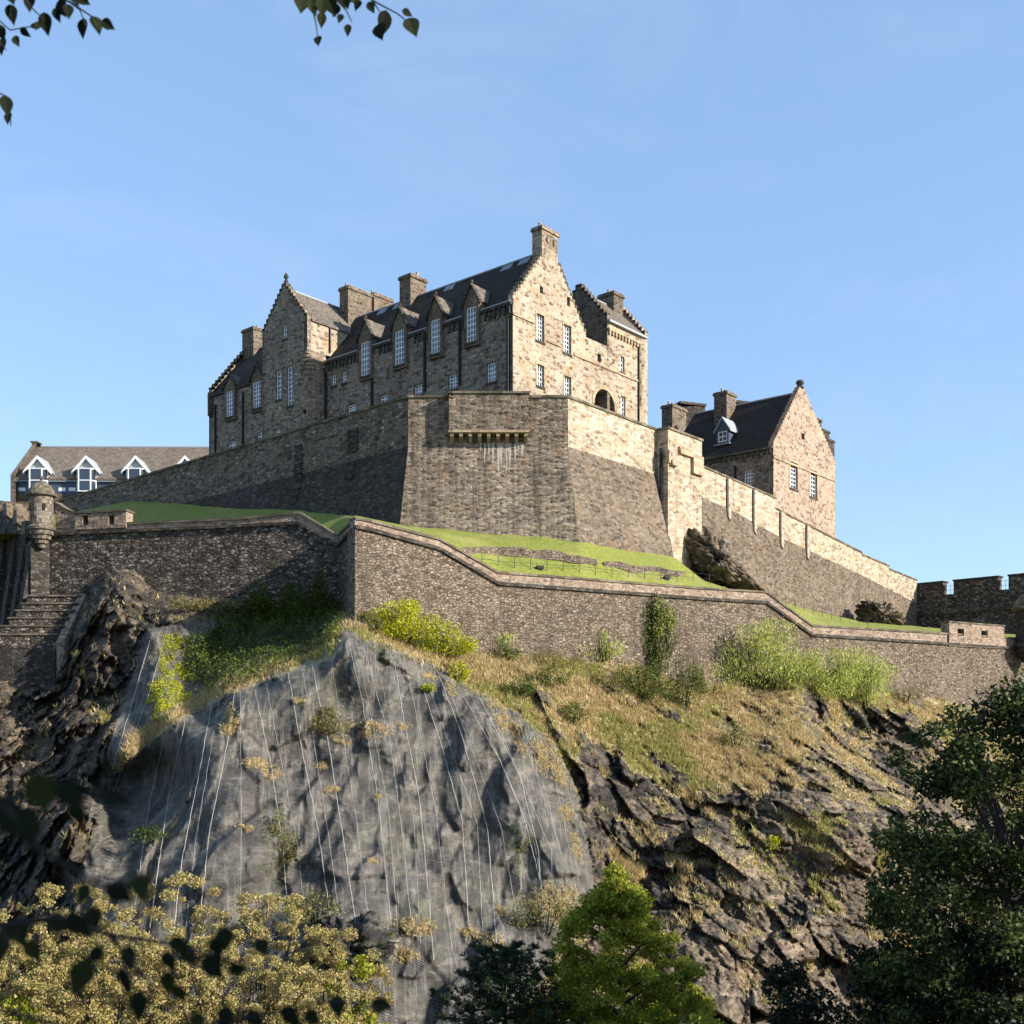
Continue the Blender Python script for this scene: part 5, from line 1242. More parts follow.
# low broken rubble revetments crossing the lawn
def revet(P, h, label):
    mb = MB(); pts = [lawn_at(*p) for p in P]; V = []; n = len(pts)
    for i, p in enumerate(pts):
        hh = h * (0.55 + 0.45 * math.sin(math.pi * (i + 0.6) / (n + 0.2))) * random.uniform(0.75, 1.1)
        V += [p + Vector((0, -0.5, -0.3)), p + Vector((0, -0.35, hh * 0.7)), p + Vector((0, 0.0, hh)), p + Vector((0, 0.5, hh * 0.8))]
    mb.add(V, [(4 * i + j, 4 * i + 4 + j, 4 * i + 5 + j, 4 * i + 1 + j) for i in range(n - 1) for j in range(3)])
    props(mb.build('rubble_revetment', M['curtain']), label, 'revetment')
revet([(462 + i * 9, 551 + 0.055 * i * 9 + 4 * (i / 15) ** 2) for i in range(16)], 0.62, 'long low rubble bank crossing the lawn below the rampart corner')
revet([(604 + i * 9, 565 + i * 1.1) for i in range(10)], 0.5, 'shorter low rubble bank on the lawn towards the wall turret')
def flood(px, py, label):
    p = lawn_at(px, py); t = thing('floodlight', p, label, 'floodlight')
    pl = Plane(p[:2], (1, 0.3)); pl.n = -pl.n if pl.n.y > 0 else pl.n
    MB().box(pl, -0.3, 0.3, p.z + 0.08, p.z + 0.34, -0.2, 0.2).build('lamp_body', M['iron'], t)
    MB().box(pl, -0.26, 0.26, p.z + 0.11, p.z + 0.31, -0.23, -0.203).build('lens', M['glass'], t)
    MB().box(pl, -0.2, 0.2, p.z - 0.1, p.z + 0.078, -0.1, 0.1).build('bracket', M['iron'], t)
flood(540, 571, 'small black floodlight on the lawn behind the parapet, nearer the sunlit wall corner')
flood(667, 580, 'small black floodlight on the lawn behind the parapet, nearer the wall turret')

# ================================================================== VEGETATION
def unit(n):
    v = rng.normal(size=(n, 3)); return v / np.linalg.norm(v, axis=1, keepdims=True)
def leaf_quads(Cn, L, Wd, droop=0.0, up=None, upw=0.0):
    """leaf-shaped quads at points Cn; L length, Wd width (arrays or scalars)"""
    n = len(Cn); ax = unit(n); ax[:, 2] -= droop
    if up is not None: ax = ax * (1 - upw) + np.asarray(up) * upw
    ax /= np.linalg.norm(ax, axis=1, keepdims=True) + 1e-9
    sdv = np.cross(ax, unit(n)); sdv /= np.linalg.norm(sdv, axis=1, keepdims=True) + 1e-9
    L = np.broadcast_to(L, n)[:, None]; Wd = np.broadcast_to(Wd, n)[:, None]; nrm_ = np.cross(ax, sdv)
    V = np.stack([Cn - ax * L * .5, Cn + sdv * Wd * .5 - ax * L * 0.05 + nrm_ * L * 0.05, Cn + ax * L * .5, Cn - sdv * Wd * .5 - ax * L * 0.05 + nrm_ * L * 0.05], 1).reshape(-1, 3)
    return V, np.arange(4 * n).reshape(n, 4)
LM = {}
LM['green'] = leafmat('tree_leaf_green', [(0.07, 0.085, 0.008), (0.21, 0.235, 0.02), (0.34, 0.35, 0.04), (0.48, 0.45, 0.09)], 0.42)
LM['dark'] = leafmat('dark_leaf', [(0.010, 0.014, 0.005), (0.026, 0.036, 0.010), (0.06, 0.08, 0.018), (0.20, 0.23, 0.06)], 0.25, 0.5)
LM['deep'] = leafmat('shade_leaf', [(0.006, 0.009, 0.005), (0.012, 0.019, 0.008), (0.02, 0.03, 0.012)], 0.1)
LM['pine'] = leafmat('pine_needle', [(0.010, 0.020, 0.010), (0.022, 0.042, 0.018), (0.05, 0.08, 0.032)], 0.1)
LM['gold'] = leafmat('autumn_leaf', [(0.10, 0.08, 0.028), (0.34, 0.255, 0.095), (0.23, 0.22, 0.06), (0.48, 0.38, 0.155), (0.36, 0.25, 0.115), (0.28, 0.29, 0.08), (0.66, 0.51, 0.28)], 0.3)
LM['ivy'] = leafmat('ivy_leaf', [(0.022, 0.034, 0.005), (0.055, 0.08, 0.009), (0.11, 0.145, 0.016)], 0.2)
LM['lime'] = leafmat('lime_green_leaf', [(0.17, 0.20, 0.01), (0.38, 0.39, 0.015), (0.54, 0.52, 0.04)], 0.3)
LM['shrub'] = leafmat('shrub_leaf', [(0.04, 0.06, 0.010), (0.09, 0.12, 0.02), (0.15, 0.18, 0.035)], 0.25)
LM['pale'] = leafmat('pale_shrub_leaf', [(0.19, 0.22, 0.045), (0.36, 0.40, 0.085), (0.50, 0.53, 0.16)], 0.35)
LM['olive'] = leafmat('dry_shrub_leaf', [(0.08, 0.075, 0.02), (0.17, 0.155, 0.045), (0.26, 0.22, 0.08)], 0.3)
LM['straw'] = leafmat('dry_grass_blade', [(0.26, 0.19, 0.08), (0.50, 0.375, 0.19), (0.64, 0.50, 0.28), (0.30, 0.30, 0.07), (0.68, 0.56, 0.35)], 0.35, 0.7)
LM['birch'] = leafmat('overhanging_leaf', [(0.006, 0.009, 0.005), (0.011, 0.016, 0.007), (0.024, 0.03, 0.008)], 0.12, 0.9)
M['bark'] = plain('bark', (0.06, 0.048, 0.038), 0.9, 0.4, 6.0, bstr=0.6)
M['twig'] = plain('twig', (0.03, 0.024, 0.02), 0.9, 0.3, 8.0)

def cloud(blobs, per_m3=None, n=2000, shell=0.55, clump=0.0):
    """points spread through ellipsoid blobs [(cx,cy,cz,rx,ry,rz)], denser near their skins; returns points and a clump tone"""
    b = np.array(blobs, float); wgt = (b[:, 3] * b[:, 4] * b[:, 5]) ** (2 / 3); idx = rng.choice(len(b), n, p=wgt / wgt.sum())
    r = (shell + (1 - shell) * rng.random(n)) ** 0.8; r = np.where(rng.random(n) < 0.12, rng.random(n) * 1.12, r)
    P = b[idx, :3] + unit(n) * r[:, None] * b[idx, 3:]
    return P, idx

def bush(name, px, py, wpx, hpx, mat, n, leaf, label, group=None, d=None, depth=0.7, upright=0.0, cat='shrub', asp=0.6, nb=9, droop=0.1, stems=True):
    """shrub rooted where the survey shows its foot (px,py)"""
    d = rock_d(px, py) - 0.1 if d is None else d
    W_, H_ = wpx * d / F, hpx * d / F; base = ray(px, py, d); bl = []
    for i in range(nb):
        t = rng.random(); x = (rng.random() - 0.5) * W_ * 0.86; hz = H_ * (0.22 + 0.62 * rng.random() * (1 - (abs(x) / (W_ * 0.52)) ** 2))
        rx = W_ * (0.14 + 0.12 * rng.random()); rz = min(H_ * (0.18 + 0.16 * rng.random()), hz + H_ * 0.1)
        bl.append((base.x + x, base.y - 0.2 + (rng.random() - 0.6) * W_ * depth * 0.4, base.z + hz, rx, rx * depth + 0.15, rz))
    bl.append((base.x, base.y - 0.1, base.z + H_ * 0.2, W_ * 0.4, W_ * 0.3 * depth + 0.2, H_ * 0.25))
    P, idx = cloud(bl, n=n, shell=0.35)
    tone = rng.random(len(bl)) * 0.5
    V, Fq = leaf_quads(P, leaf * rng.uniform(0.45, 1.5, n), leaf * asp * rng.uniform(0.7, 1.2, n), droop, (0, 0, 1), upright)
    rv = np.repeat(np.clip(tone[idx] + 0.6 * rng.random(n), 0, 1), 4)
    t = thing(name, base, label, cat, group)
    np_mesh('foliage', V, Fq, LM[mat], t, attrs={'rnd': rv})
    if stems:
        mb = MB()
        for i in range(4):
            x = (rng.random() - 0.5) * W_ * 0.5
            mb.tube([base + Vector((x * 0.2, 0.1, -0.3)), base + Vector((x * 0.7, -0.1, H_ * 0.3)), base + Vector((x, -0.15, H_ * 0.62))], 0.03 + 0.01 * W_, 5, 0.012)
        mb.build('stems', M['twig'], t)
    return t

# shrubs on the sunny slope below the right-hand wall
bush('low_hedge', 404, 642, 96, 40, 'lime', 7000, 0.17, 'bright yellow-green bush spreading along the top of the net beside the wall corner', nb=14, asp=0.7)
bush('low_hedge', 445, 656, 64, 26, 'lime', 3000, 0.17, 'lower yellow-green bush on the slope just right of the bright bush by the wall corner', nb=9, asp=0.7)
bush('shrub', 374, 634, 20, 26, 'olive', 700, 0.16, 'brown-green twiggy shrub right against the sunlit wall corner')
bush('tall_weeds', 400, 628, 40, 32, 'shrub', 1100, 0.30, 'tall thin green weeds against the wall behind the bright bush', upright=0.8, asp=0.2, cat='weeds')
bush('tall_weeds', 500, 651, 70, 24, 'pale', 700, 0.3, 'sparse pale weeds at the foot of the wall between the bright bush and the ivy climber', upright=0.8, asp=0.2, cat='weeds')
bush('tall_weeds', 600, 662, 46, 34, 'pale', 900, 0.32, 'pale yellow-green upright weeds against the wall left of the ivy climber', upright=0.8, asp=0.22, cat='weeds')
GRP = 'small round shrubs on the dry slope'
for (px, py, w_, h_, mt, n, lb) in [
    (507, 660, 26, 16, 'shrub', 700, 'small round shrub highest on the slope left of the others'),
    (550, 688, 34, 24, 'shrub', 1100, 'dark green round shrub on the dry slope above the right edge of the net'),
    (519, 697, 42, 22, 'shrub', 1100, 'low spreading shrub touching the upper right edge of the net'),
    (606, 692, 36, 24, 'olive', 1000, 'olive shrub on the dry slope below the pale upright weeds'),
    (572, 725, 34, 24, 'shrub', 900, 'shrub lower on the dry slope beside the right edge of the net'),
    (458, 682, 22, 26, 'lime', 600, 'narrow yellow-green shrub growing through the top of the net'),
    (596, 655, 22, 14, 'olive', 500, 'tiny olive shrub close under the wall on the dry slope'),
    (736, 748, 34, 30, 'shrub', 700, 'isolated green shrub on the straw-coloured slope below the pale shrubs'),
    (700, 858, 60, 34, 'olive', 1400, 'dry olive shrub low on the right-hand rock slope'),
    (330, 735, 44, 34, 'olive', 1200, 'brown-green twiggy shrub growing through the upper middle of the net'),
    (428, 692, 16, 10, 'lime', 260, 'tiny green tuft on the net below the bright bush'),
    (277, 870, 44, 74, 'olive', 900, 'tall thin climbing shrub on the lower left of the net'),
    (316, 925, 52, 44, 'olive', 1200, 'dry bush at the foot of the net behind the grey boulder'),
    (152, 842, 34, 22, 'ivy', 420, 'small dark green shrub sticking out of the lower left of the net'),
    (372, 940, 40, 16, 'shrub', 600, 'low green shrub on top of the grey boulder'),
    (545, 935, 70, 60, 'olive', 1500, 'dry straw-coloured bush below the net left of the round green tree'),
    (770, 850, 26, 16, 'lime', 250, 'little lime-green plant on the bare rock at right')]:
    bush('shrub', px, py, w_, h_, mt, n, 0.17, lb, GRP)
bush('climbing_ivy', 656, 676, 44, 84, 'shrub', 4200, 0.2, 'tall dark green climber growing up the middle of the long sunlit wall', d=float(wall_d(656)) - 0.35, depth=0.3, cat='climber', nb=14)
bush('climbing_ivy', 655, 640, 38, 44, 'pale', 900, 0.22, 'pale top shoots of the climber on the long sunlit wall', d=float(wall_d(655)) - 0.5, depth=0.25, cat='climber', upright=0.5, asp=0.4)
bush('shrub', 640, 700, 62, 46, 'shrub', 3400, 0.18, 'dark green bush at the foot of the wall climber', nb=12)
bush('shrub', 684, 706, 46, 56, 'shrub', 2800, 0.18, 'dark rounded bush right of the foot of the wall climber')
bush('willow_shrub', 760, 688, 84, 76, 'pale', 5200, 0.34, 'large pale green feathery shrub against the long wall below its downward step', upright=0.6, asp=0.3, nb=14)
bush('shrub', 760, 690, 34, 22, 'ivy', 700, 0.2, 'dark low bush at the foot of the large pale feathery shrub')
bush('willow_shrub', 822, 700, 66, 58, 'pale', 3600, 0.34, 'pale green feathery shrub, middle one of three along the wall', upright=0.6, asp=0.3, nb=12)
bush('willow_shrub', 868, 706, 66, 70, 'pale', 4200, 0.34, 'pale green feathery shrub farthest right along the wall above the dark rock recess', upright=0.6, asp=0.3, nb=12)
for i, (px, w_, h_, mt, n, lb) in enumerate(((430, 50, 22, 'pale', 500, 'low pale weeds along the foot of the long wall behind the bright bush'), (548, 60, 16, 'olive', 700, 'low dry weeds at the foot of the long wall left of the upright pale weeds'), (710, 50, 34, 'pale', 700, 'thin pale weeds between the wall climber and the large feathery shrub'),
        (795, 40, 40, 'olive', 1000, 'dry scrub filling the gap right of the large feathery shrub'), (846, 50, 40, 'shrub', 1200, 'mixed green scrub between the two right-hand feathery shrubs'), (905, 50, 26, 'olive', 900, 'dry scrub at the foot of the wall near the tall dark tree'), (780, 60, 26, 'shrub', 1100, 'low green scrub in front of the feathery shrubs'))):
    bush('wall_scrub', px, float(foot_y(px)) + 6, w_, h_, mt, n, 0.22, lb, upright=0.45, asp=0.3, cat='scrub', nb=12)
bush('wall_scrub', 205, 612, 70, 18, 'olive', 1400, 0.2, 'dry scrub on the ledge under the shaded left wall', cat='scrub', nb=12, upright=0.3)
# shaded gully: ivy over the net
def creeper(name, poly, mat, n, leaf, label, cat, group=None, lift=0.25, thr=0.45, asp=0.7, sc=1.2, upright=0.0):
    """leaves rooted all over a patch of the rock face"""
    xs_ = [p[0] for p in poly]; ys_ = [p[1] for p in poly]; dn = DN.ravel()
    sd_ = poly_sd(gX, gY, poly); P = np.stack([(gX - 512) / F * dn, dn, (HOR - gY) / F * dn], 1)
    m = (sd_ > -8) & (gX > min(xs_) - 9) & (gX < max(xs_) + 9)
    ids = np.where(m)[0]; nz_ = fbm(P[ids] * sc, 4, 901); wt = sstep(thr - 0.08, thr + 0.08, nz_ + np.clip(sd_[ids] / 40.0, -0.2, 0.15)) + 1e-6
    s_ = rng.choice(ids, n, p=wt / wt.sum()); hgt = fbm(P[s_] * 1.7, 3, 902)
    Q = P[s_] + rng.normal(size=(n, 3)) * 0.07; Q[:, 1] -= lift * hgt * rng.random(n) * 2; Q[:, 2] += lift * rng.random(n) * 0.6
    V, Fq = leaf_quads(Q, leaf * rng.uniform(0.45, 1.5, n), leaf * asp * rng.uniform(0.7, 1.2, n), 0.2, (0, 0, 1), upright)
    rv = np.repeat(np.clip((hgt - 0.5) * 1.6 + 0.2 + 0.6 * rng.random(n), 0, 1), 4)
    return props(np_mesh(name, V, Fq, LM[mat], attrs={'rnd': rv}), label, cat, group)
creeper('ivy_mass', [(196, 640), (232, 606), (262, 600), (300, 566), (338, 590), (338, 632), (312, 648), (258, 670), (210, 690), (190, 676)], 'ivy', 15000, 0.19, 'large dark green ivy mass hanging in the shaded gully under the left wall', 'ivy', lift=0.9, thr=0.40, sc=0.5)
bush('ivy_mass', 318, 640, 50, 74, 'ivy', 4200, 0.19, 'dark ivy climbing the left wall in the recess corner', d=91.6, depth=0.3, nb=14, cat='ivy')
bush('ivy_mass', 276, 624, 60, 48, 'ivy', 4200, 0.19, 'dark ivy climbing the left wall above the gully', d=93.4, depth=0.3, nb=14, cat='ivy')
creeper('creeper', [(150, 700), (160, 660), (166, 640), (178, 642), (184, 668), (188, 700), (174, 716), (158, 712)], 'lime', 5200, 0.13, 'bright lime-green creeper on the netted buttress in the shaded left part', 'creeper', lift=0.12, thr=0.53, sc=0.8)
SV, SR = [], []; dn_ = DN.ravel(); PN_ = np.stack([(gX - 512) / F * dn_, dn_, (HOR - gY) / F * dn_], 1)
for cx_, cy_, rx_, ry_ in ((364, 730, 26, 8), (232, 716, 9, 13), (226, 728, 7, 8), (258, 764, 15, 6), (270, 770, 9, 8), (402, 727, 11, 3), (548, 760, 13, 18), (560, 778, 9, 12), (540, 748, 8, 10), (497, 705, 9, 13), (504, 722, 8, 10), (520, 738, 7, 18), (332, 789, 9, 3),
        (415, 926, 20, 9), (398, 956, 20, 8), (560, 905, 26, 22), (490, 940, 15, 7), (470, 930, 10, 6), (245, 828, 8, 3), (340, 741, 10, 5), (430, 676, 8, 4), (452, 688, 6, 8), (322, 766, 6, 3), (374, 860, 5, 2), (500, 912, 7, 5), (575, 845, 6, 16), (566, 812, 7, 10), (300, 700, 8, 3), (380, 796, 5, 2)):
    q_ = (gX - cx_ - (gY - cy_) * 0.25) / rx_; r_ = (gY - cy_) / ry_; ids = np.where(q_ * q_ + r_ * r_ < 1.4)[0]
    wt = np.exp(-1.6 * (q_[ids] ** 2 + r_[ids] ** 2)) * sstep(0.36, 0.58, fbm(PN_[ids] * 2.2, 3, 903)) + 1e-6; n = int(90 + rx_ * ry_ * 4.5)
    s_ = rng.choice(ids, n, p=wt / wt.sum()); Q = PN_[s_] + rng.normal(size=(n, 3)) * 0.05; Q[:, 1] -= 0.12 * rng.random(n)
    V, Fq = leaf_quads(Q, 0.26 * rng.uniform(0.5, 1.4, n), 0.05, 0.5, (0.1, -0.5, 0.3), 0.3); SV.append(V); SR.append(np.repeat(rng.random(n) ** 0.8 * 0.6 + 0.05, 4))
SV = np.concatenate(SV)
props(np_mesh('straw_growth', SV, np.arange(len(SV)).reshape(-1, 4), LM['straw'], attrs={'rnd': np.concatenate(SR)}), 'tan straw tufts scattered over the large grey net', 'grass', kind='stuff')
for cx_, cy_, rx_, ry_, lb in ((278, 838, 14, 40, 'green streak of creeper down the lower left of the net'), (520, 845, 10, 24, 'faint green creeper streak low on the right of the net'), (384, 652, 10, 16, 'green creeper at the top of the net under the wall corner'), (466, 676, 14, 20, 'green creeper streak at the top right of the net')):
    pl_y = [(cx_ + rx_ * math.cos(t) * random.uniform(.7, 1.2), cy_ + ry_ * math.sin(t) * random.uniform(.7, 1.2)) for t in np.linspace(0, 2 * math.pi, 11)[:-1]]
    creeper('creeper', pl_y, 'shrub', int(60 + rx_ * ry_ * 1.0), 0.15, lb, 'creeper', lift=0.15, thr=0.36)

# dry grass tufts covering the open slopes
nzm = np.maximum(ga * (1 - netm), 0) * sstep(4, 14, gY - np.repeat(foot_y(gx)[None, :], nv_, 0).ravel() + 8)
tw = np.clip(nzm + ledge_g * 0.5 * (1 - netm), 0, 1) * (gX > -40) * (gX < 1070) * (gY < 1010)
tw = tw + 0.5 * sstep(0, 6, sdl) * (gX > 0)
nt_ = 30000; sel = rng.choice(len(gX), nt_, p=tw / tw.sum())
Pb = VR[sel] + rng.normal(size=(nt_, 3)) * 0.06
green = fbm(Pb * 0.22, 3, 131)
V = []; Rv = []
for q in range(3):
    az_ = rng.uniform(0, 2 * math.pi, nt_); h_ = rng.uniform(0.22, 0.5, nt_); ln = rng.uniform(0.1, 0.45, nt_)
    dx, dy = np.cos(az_) * ln, np.sin(az_) * ln - 0.12
    tip = Pb + np.stack([dx, dy, h_], 1); wv_ = np.stack([-np.sin(az_), np.cos(az_), 0 * az_], 1) * 0.055
    V.append(np.stack([Pb - wv_ + [0, 0, -0.08], Pb + wv_ + [0, 0, -0.08], tip], 1))
    Rv.append(np.repeat(np.clip(np.where(green > 0.565, 0.62 + 0.16 * rng.random(nt_), 0.05 + rng.random(nt_) ** 0.9 * 0.62), 0, 1), 3))
V = np.concatenate(V).reshape(-1, 3)
props(np_mesh('dry_grass', V, np.arange(len(V)).reshape(-1, 3), LM['straw'], attrs={'rnd': np.concatenate(Rv)}), 'straw-coloured dry grass growing over the open rock slopes', 'grass', kind='stuff')

# ------------------------------------------------------------------ trees in the gardens
def tree(name, base, H, blobs, mat, n, leaf, label, cat='tree', group=None, asp=0.65, droop=0.25, shell=0.5, limbs=9, tr_r=0.22, contrast=0.45, ltop=0.85):
    t = thing(name, base, label, cat, group); bl = np.array(blobs, float)
    mb = MB(); top = base + Vector((0, 0, H * ltop))
    mb.tube([base + Vector((0, 0, -0.6)), base + Vector((0.05, 0.1, H * .3)), base + Vector((-0.1, 0.05, H * .6)), top], tr_r, 8, 0.04)
    for i in range(limbs):
        b = bl[rng.integers(len(bl))]; e = Vector(b[:3]) + Vector(unit(1)[0]) * 0.4 * b[3]
        z0 = max(base.z + H * 0.15, min(e.z - 0.25 * (Vector((e.x, e.y, 0)) - Vector((base.x, base.y, 0))).length - 0.6, base.z + H * 0.78))
        s0 = Vector((base.x, base.y, z0)); mid = (s0 + e) / 2 + Vector((0, 0, 0.12 * (e - s0).length))
        mb.tube([s0, mid, e], tr_r * 0.35, 6, 0.015)
    mb.build('trunk', M['bark'], t)
    P, idx = cloud(blobs, n=n, shell=shell); tone = rng.random(len(bl)) * contrast
    V, Fq = leaf_quads(P, leaf * rng.uniform(0.45, 1.5, n), leaf * asp * rng.uniform(0.7, 1.2, n), droop)
    rv = np.repeat(np.clip(tone[idx] + (1 - contrast) * rng.random(n), 0, 1), 4)
    np_mesh('crown', V, Fq, LM[mat], t, attrs={'rnd': rv}); return t
def gz(x, y): return float(ground_z(x, y)) - 0.1
def crown_blobs(prof, d, n, rmin, rmax, zs=0.75, fill=0.9):
    """prof: [(row, left px, right px)] silhouette; fills it with blobs at distance d"""
    rows = [p[0] for p in prof]; out = []
    ws = np.array([max(p[2] - p[1], 1) for p in prof], float)
    for i in range(n):
        y = rng.uniform(rows[0], rows[-1])
        if rng.random() > np.interp(y, rows, ws) / ws.max(): 
            y = rng.uniform(rows[0], rows[-1])
        l, r = np.interp(y, rows, [p[1] for p in prof]), np.interp(y, rows, [p[2] for p in prof])
        hw = (r - l) / 2 * d / F; rad = min(rng.uniform(rmin, rmax), hw * 0.8 + 0.15)
        cxm = ((l + r) / 2 - 512) / F * d; th_ = rng.uniform(0, 2 * math.pi); q_ = rng.random() ** 0.48; u, v = math.cos(th_) * q_, math.sin(th_) * q_
        rx = max(hw - rad * 0.72, 0)
        out.append((cxm + u * rx * fill, d + v * rx * 0.9, (HOR - y) / F * d, rad, rad, rad * zs))
    return out
# round green tree, sunlit, bottom centre-right
d = 47.0; base = Vector(((622 - 512) / F * d, d, gz(0, d)))
bl = crown_blobs([(868, 610, 624), (890, 586, 646), (920, 568, 668), (955, 550, 690), (1000, 532, 710), (1040, 518, 722), (1100, 520, 722), (1160, 545, 700)], d, 620, 0.28, 0.6, fill=1.12)
tree('broadleaf_tree', base, 18, bl, 'green', 120000, 0.155, 'sunlit green tree with a pointed crown at the bottom centre in front of the net', tr_r=0.2, limbs=26, shell=0.15, contrast=0.35, ltop=0.6)
bl = crown_blobs([(1010, 690, 730), (1030, 670, 760), (1080, 660, 790), (1130, 680, 770)], 43, 16, 0.5, 0.9)
tree('broadleaf_tree', Vector(((725 - 512) / F * 43, 43, gz(0, 43))), 12, bl, 'green', 5000, 0.18, 'low bright green treetop just right of the pointed sunlit tree at the bottom edge', limbs=6)
# pine
def pine(px, top, bot, wpx, d, label):
    base = Vector(((px - 512) / F * d, d, gz(0, d))); zt = (HOR - top) / F * d; H = zt - base.z
    t = thing('pine_tree', base, label, 'tree')
    MB().tube([base + Vector((0, 0, -.5)), base + Vector((0, 0, H * .97))], 0.22, 8, 0.03).build('trunk', M['bark'], t)
    Pn = []; mb = MB(); nb = 120
    for i in range(nb):
        f = (i + 0.5) / nb; z = zt - 0.3 - f * 7.5; az_ = i * 2.4; ln = (0.35 + 0.5 * min(f * 9, 1) + f * 2.1) * rng.uniform(0.75, 1.15) * wpx / 130
        s0 = Vector((base.x, base.y, z)); e = s0 + Vector((math.cos(az_) * ln, math.sin(az_) * ln, ln * 0.45))
        mb.tube([s0, (s0 + e) / 2 - Vector((0, 0, 0.06 * ln)), e], 0.03, 4, 0.012)
        for k_ in range(int(5 + ln * 5)):
            u = rng.uniform(0.25, 1.0); c = s0 + (e - s0) * u + Vector(unit(1)[0]) * 0.18 * ln * (1.2 - u)
            Pn.append((c.x, c.y, c.z))
    mb.build('branches', M['bark'], t)
    Pn = np.array(Pn); reps = 16; C_ = np.repeat(Pn, reps, 0); dirs = unit(len(C_)); dirs[:, 2] = np.abs(dirs[:, 2]) * 1.2 + 0.1
    dirs /= np.linalg.norm(dirs, axis=1, keepdims=True); C2 = C_ + dirs * 0.11
    V, Fq = leaf_quads(C2, 0.24, 0.035, up=None); n = len(C2)
    sdv = np.cross(dirs, unit(n)); sdv /= np.linalg.norm(sdv, axis=1, keepdims=True)
    V = np.stack([C_, C2 + sdv * 0.022, C_ + dirs * 0.26, C2 - sdv * 0.022], 1).reshape(-1, 3)
    np_mesh('needles', V, Fq, LM['pine'], t, attrs={'rnd': np.repeat(rng.random(n), 4)})
pine(505, 944, 1060, 205, 45.0, 'dark blue-green pine tree at the bottom left of the pointed sunlit tree')
# tall dark tree on the right
d = 39.0; base = Vector(((1012 - 512) / F * d, d, gz(0, d)))
bl = crown_blobs([(690, 1000, 1060), (715, 960, 1110), (750, 922, 1130), (800, 896, 1140), (860, 884, 1150), (920, 862, 1150), (980, 850, 1150), (1060, 850, 1150), (1160, 880, 1130)], d, 330, 0.5, 1.1, fill=1.0)
bl += [((px - 512) / F * d, d + rng.uniform(-1, 1), (HOR - y) / F * d, 0.55, 0.55, 0.4) for px, y in ((903, 772), (898, 760), (912, 738), (930, 728), (890, 842), (878, 900), (950, 712), (968, 722))]
tree('dark_tree', base, 24.5, bl, 'dark', 80000, 0.2, 'tall dark broadleaf tree filling the lower right edge of the view', tr_r=0.4, limbs=40, shell=0.3, contrast=0.45)
# dark shaded bushes at lower right
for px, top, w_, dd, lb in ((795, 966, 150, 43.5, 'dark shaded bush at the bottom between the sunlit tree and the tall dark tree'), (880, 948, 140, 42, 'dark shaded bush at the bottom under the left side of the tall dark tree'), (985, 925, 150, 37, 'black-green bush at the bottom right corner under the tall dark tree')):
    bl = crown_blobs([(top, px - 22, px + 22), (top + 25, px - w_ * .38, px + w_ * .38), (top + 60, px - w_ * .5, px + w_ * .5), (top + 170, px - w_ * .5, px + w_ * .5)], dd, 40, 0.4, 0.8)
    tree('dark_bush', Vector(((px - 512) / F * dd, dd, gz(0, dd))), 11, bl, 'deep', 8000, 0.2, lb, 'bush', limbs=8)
# golden autumn shrubs, lower left
for i, (px, top, w_, dd, lb) in enumerate((
    (60, 898, 200, 40, 'golden autumn shrub at the far left of the upper row of the golden thicket'), (165, 890, 190, 41.5, 'golden autumn shrub second from the left, the tallest of the golden thicket'),
    (262, 905, 180, 42, 'golden autumn shrub third from the left in the upper row of the golden thicket'), (-70, 910, 170, 39, 'golden autumn shrub cut by the left edge of the view'),
    (110, 945, 210, 36.5, 'golden autumn shrub in the lower row left of centre at the bottom edge'), (330, 945, 130, 41, 'golden autumn shrub at the right end of the golden thicket'),
    (225, 948, 190, 37.5, 'golden autumn shrub in the lower row at the centre of the thicket'), (20, 955, 170, 35.5, 'golden autumn shrub in the bottom left corner'), (310, 985, 150, 37, 'golden autumn shrub in the lower row at the right end of the thicket'))):
    bl = crown_blobs([(top - 14, px - 24, px + 28), (top + 12, px - w_ * .38, px + w_ * .38), (top + 40, px - w_ * .5, px + w_ * .5), (top + 190, px - w_ * .52, px + w_ * .52)], dd, 280, 0.14, 0.38, fill=1.05)
    tree('autumn_shrub', Vector(((px - 512) / F * dd, dd, gz(0, dd))), 13, bl, 'gold', 34000, 0.10, lb, 'shrub', 'golden autumn shrubs below the netted rock', limbs=70, tr_r=0.09, shell=0.25, contrast=0.4)
for px, top, w_, dd, lb, n_ in ((352, 962, 74, 40, 'bright green bush beside the right end of the golden thicket', 5000), (22, 985, 60, 34.5, 'green bush in the bottom left corner among golden leaves', 2500)):
    bl = crown_blobs([(top - 8, px - 10, px + 12), (top + 14, px - w_ * .36, px + w_ * .36), (top + 40, px - w_ * .5, px + w_ * .5), (top + 120, px - w_ * .5, px + w_ * .5)], dd, 26, 0.25, 0.5)
    tree('green_bush', Vector(((px - 512) / F * dd, dd, gz(0, dd))), 11, bl, 'green', n_, 0.14, lb, 'bush', limbs=10, tr_r=0.1)

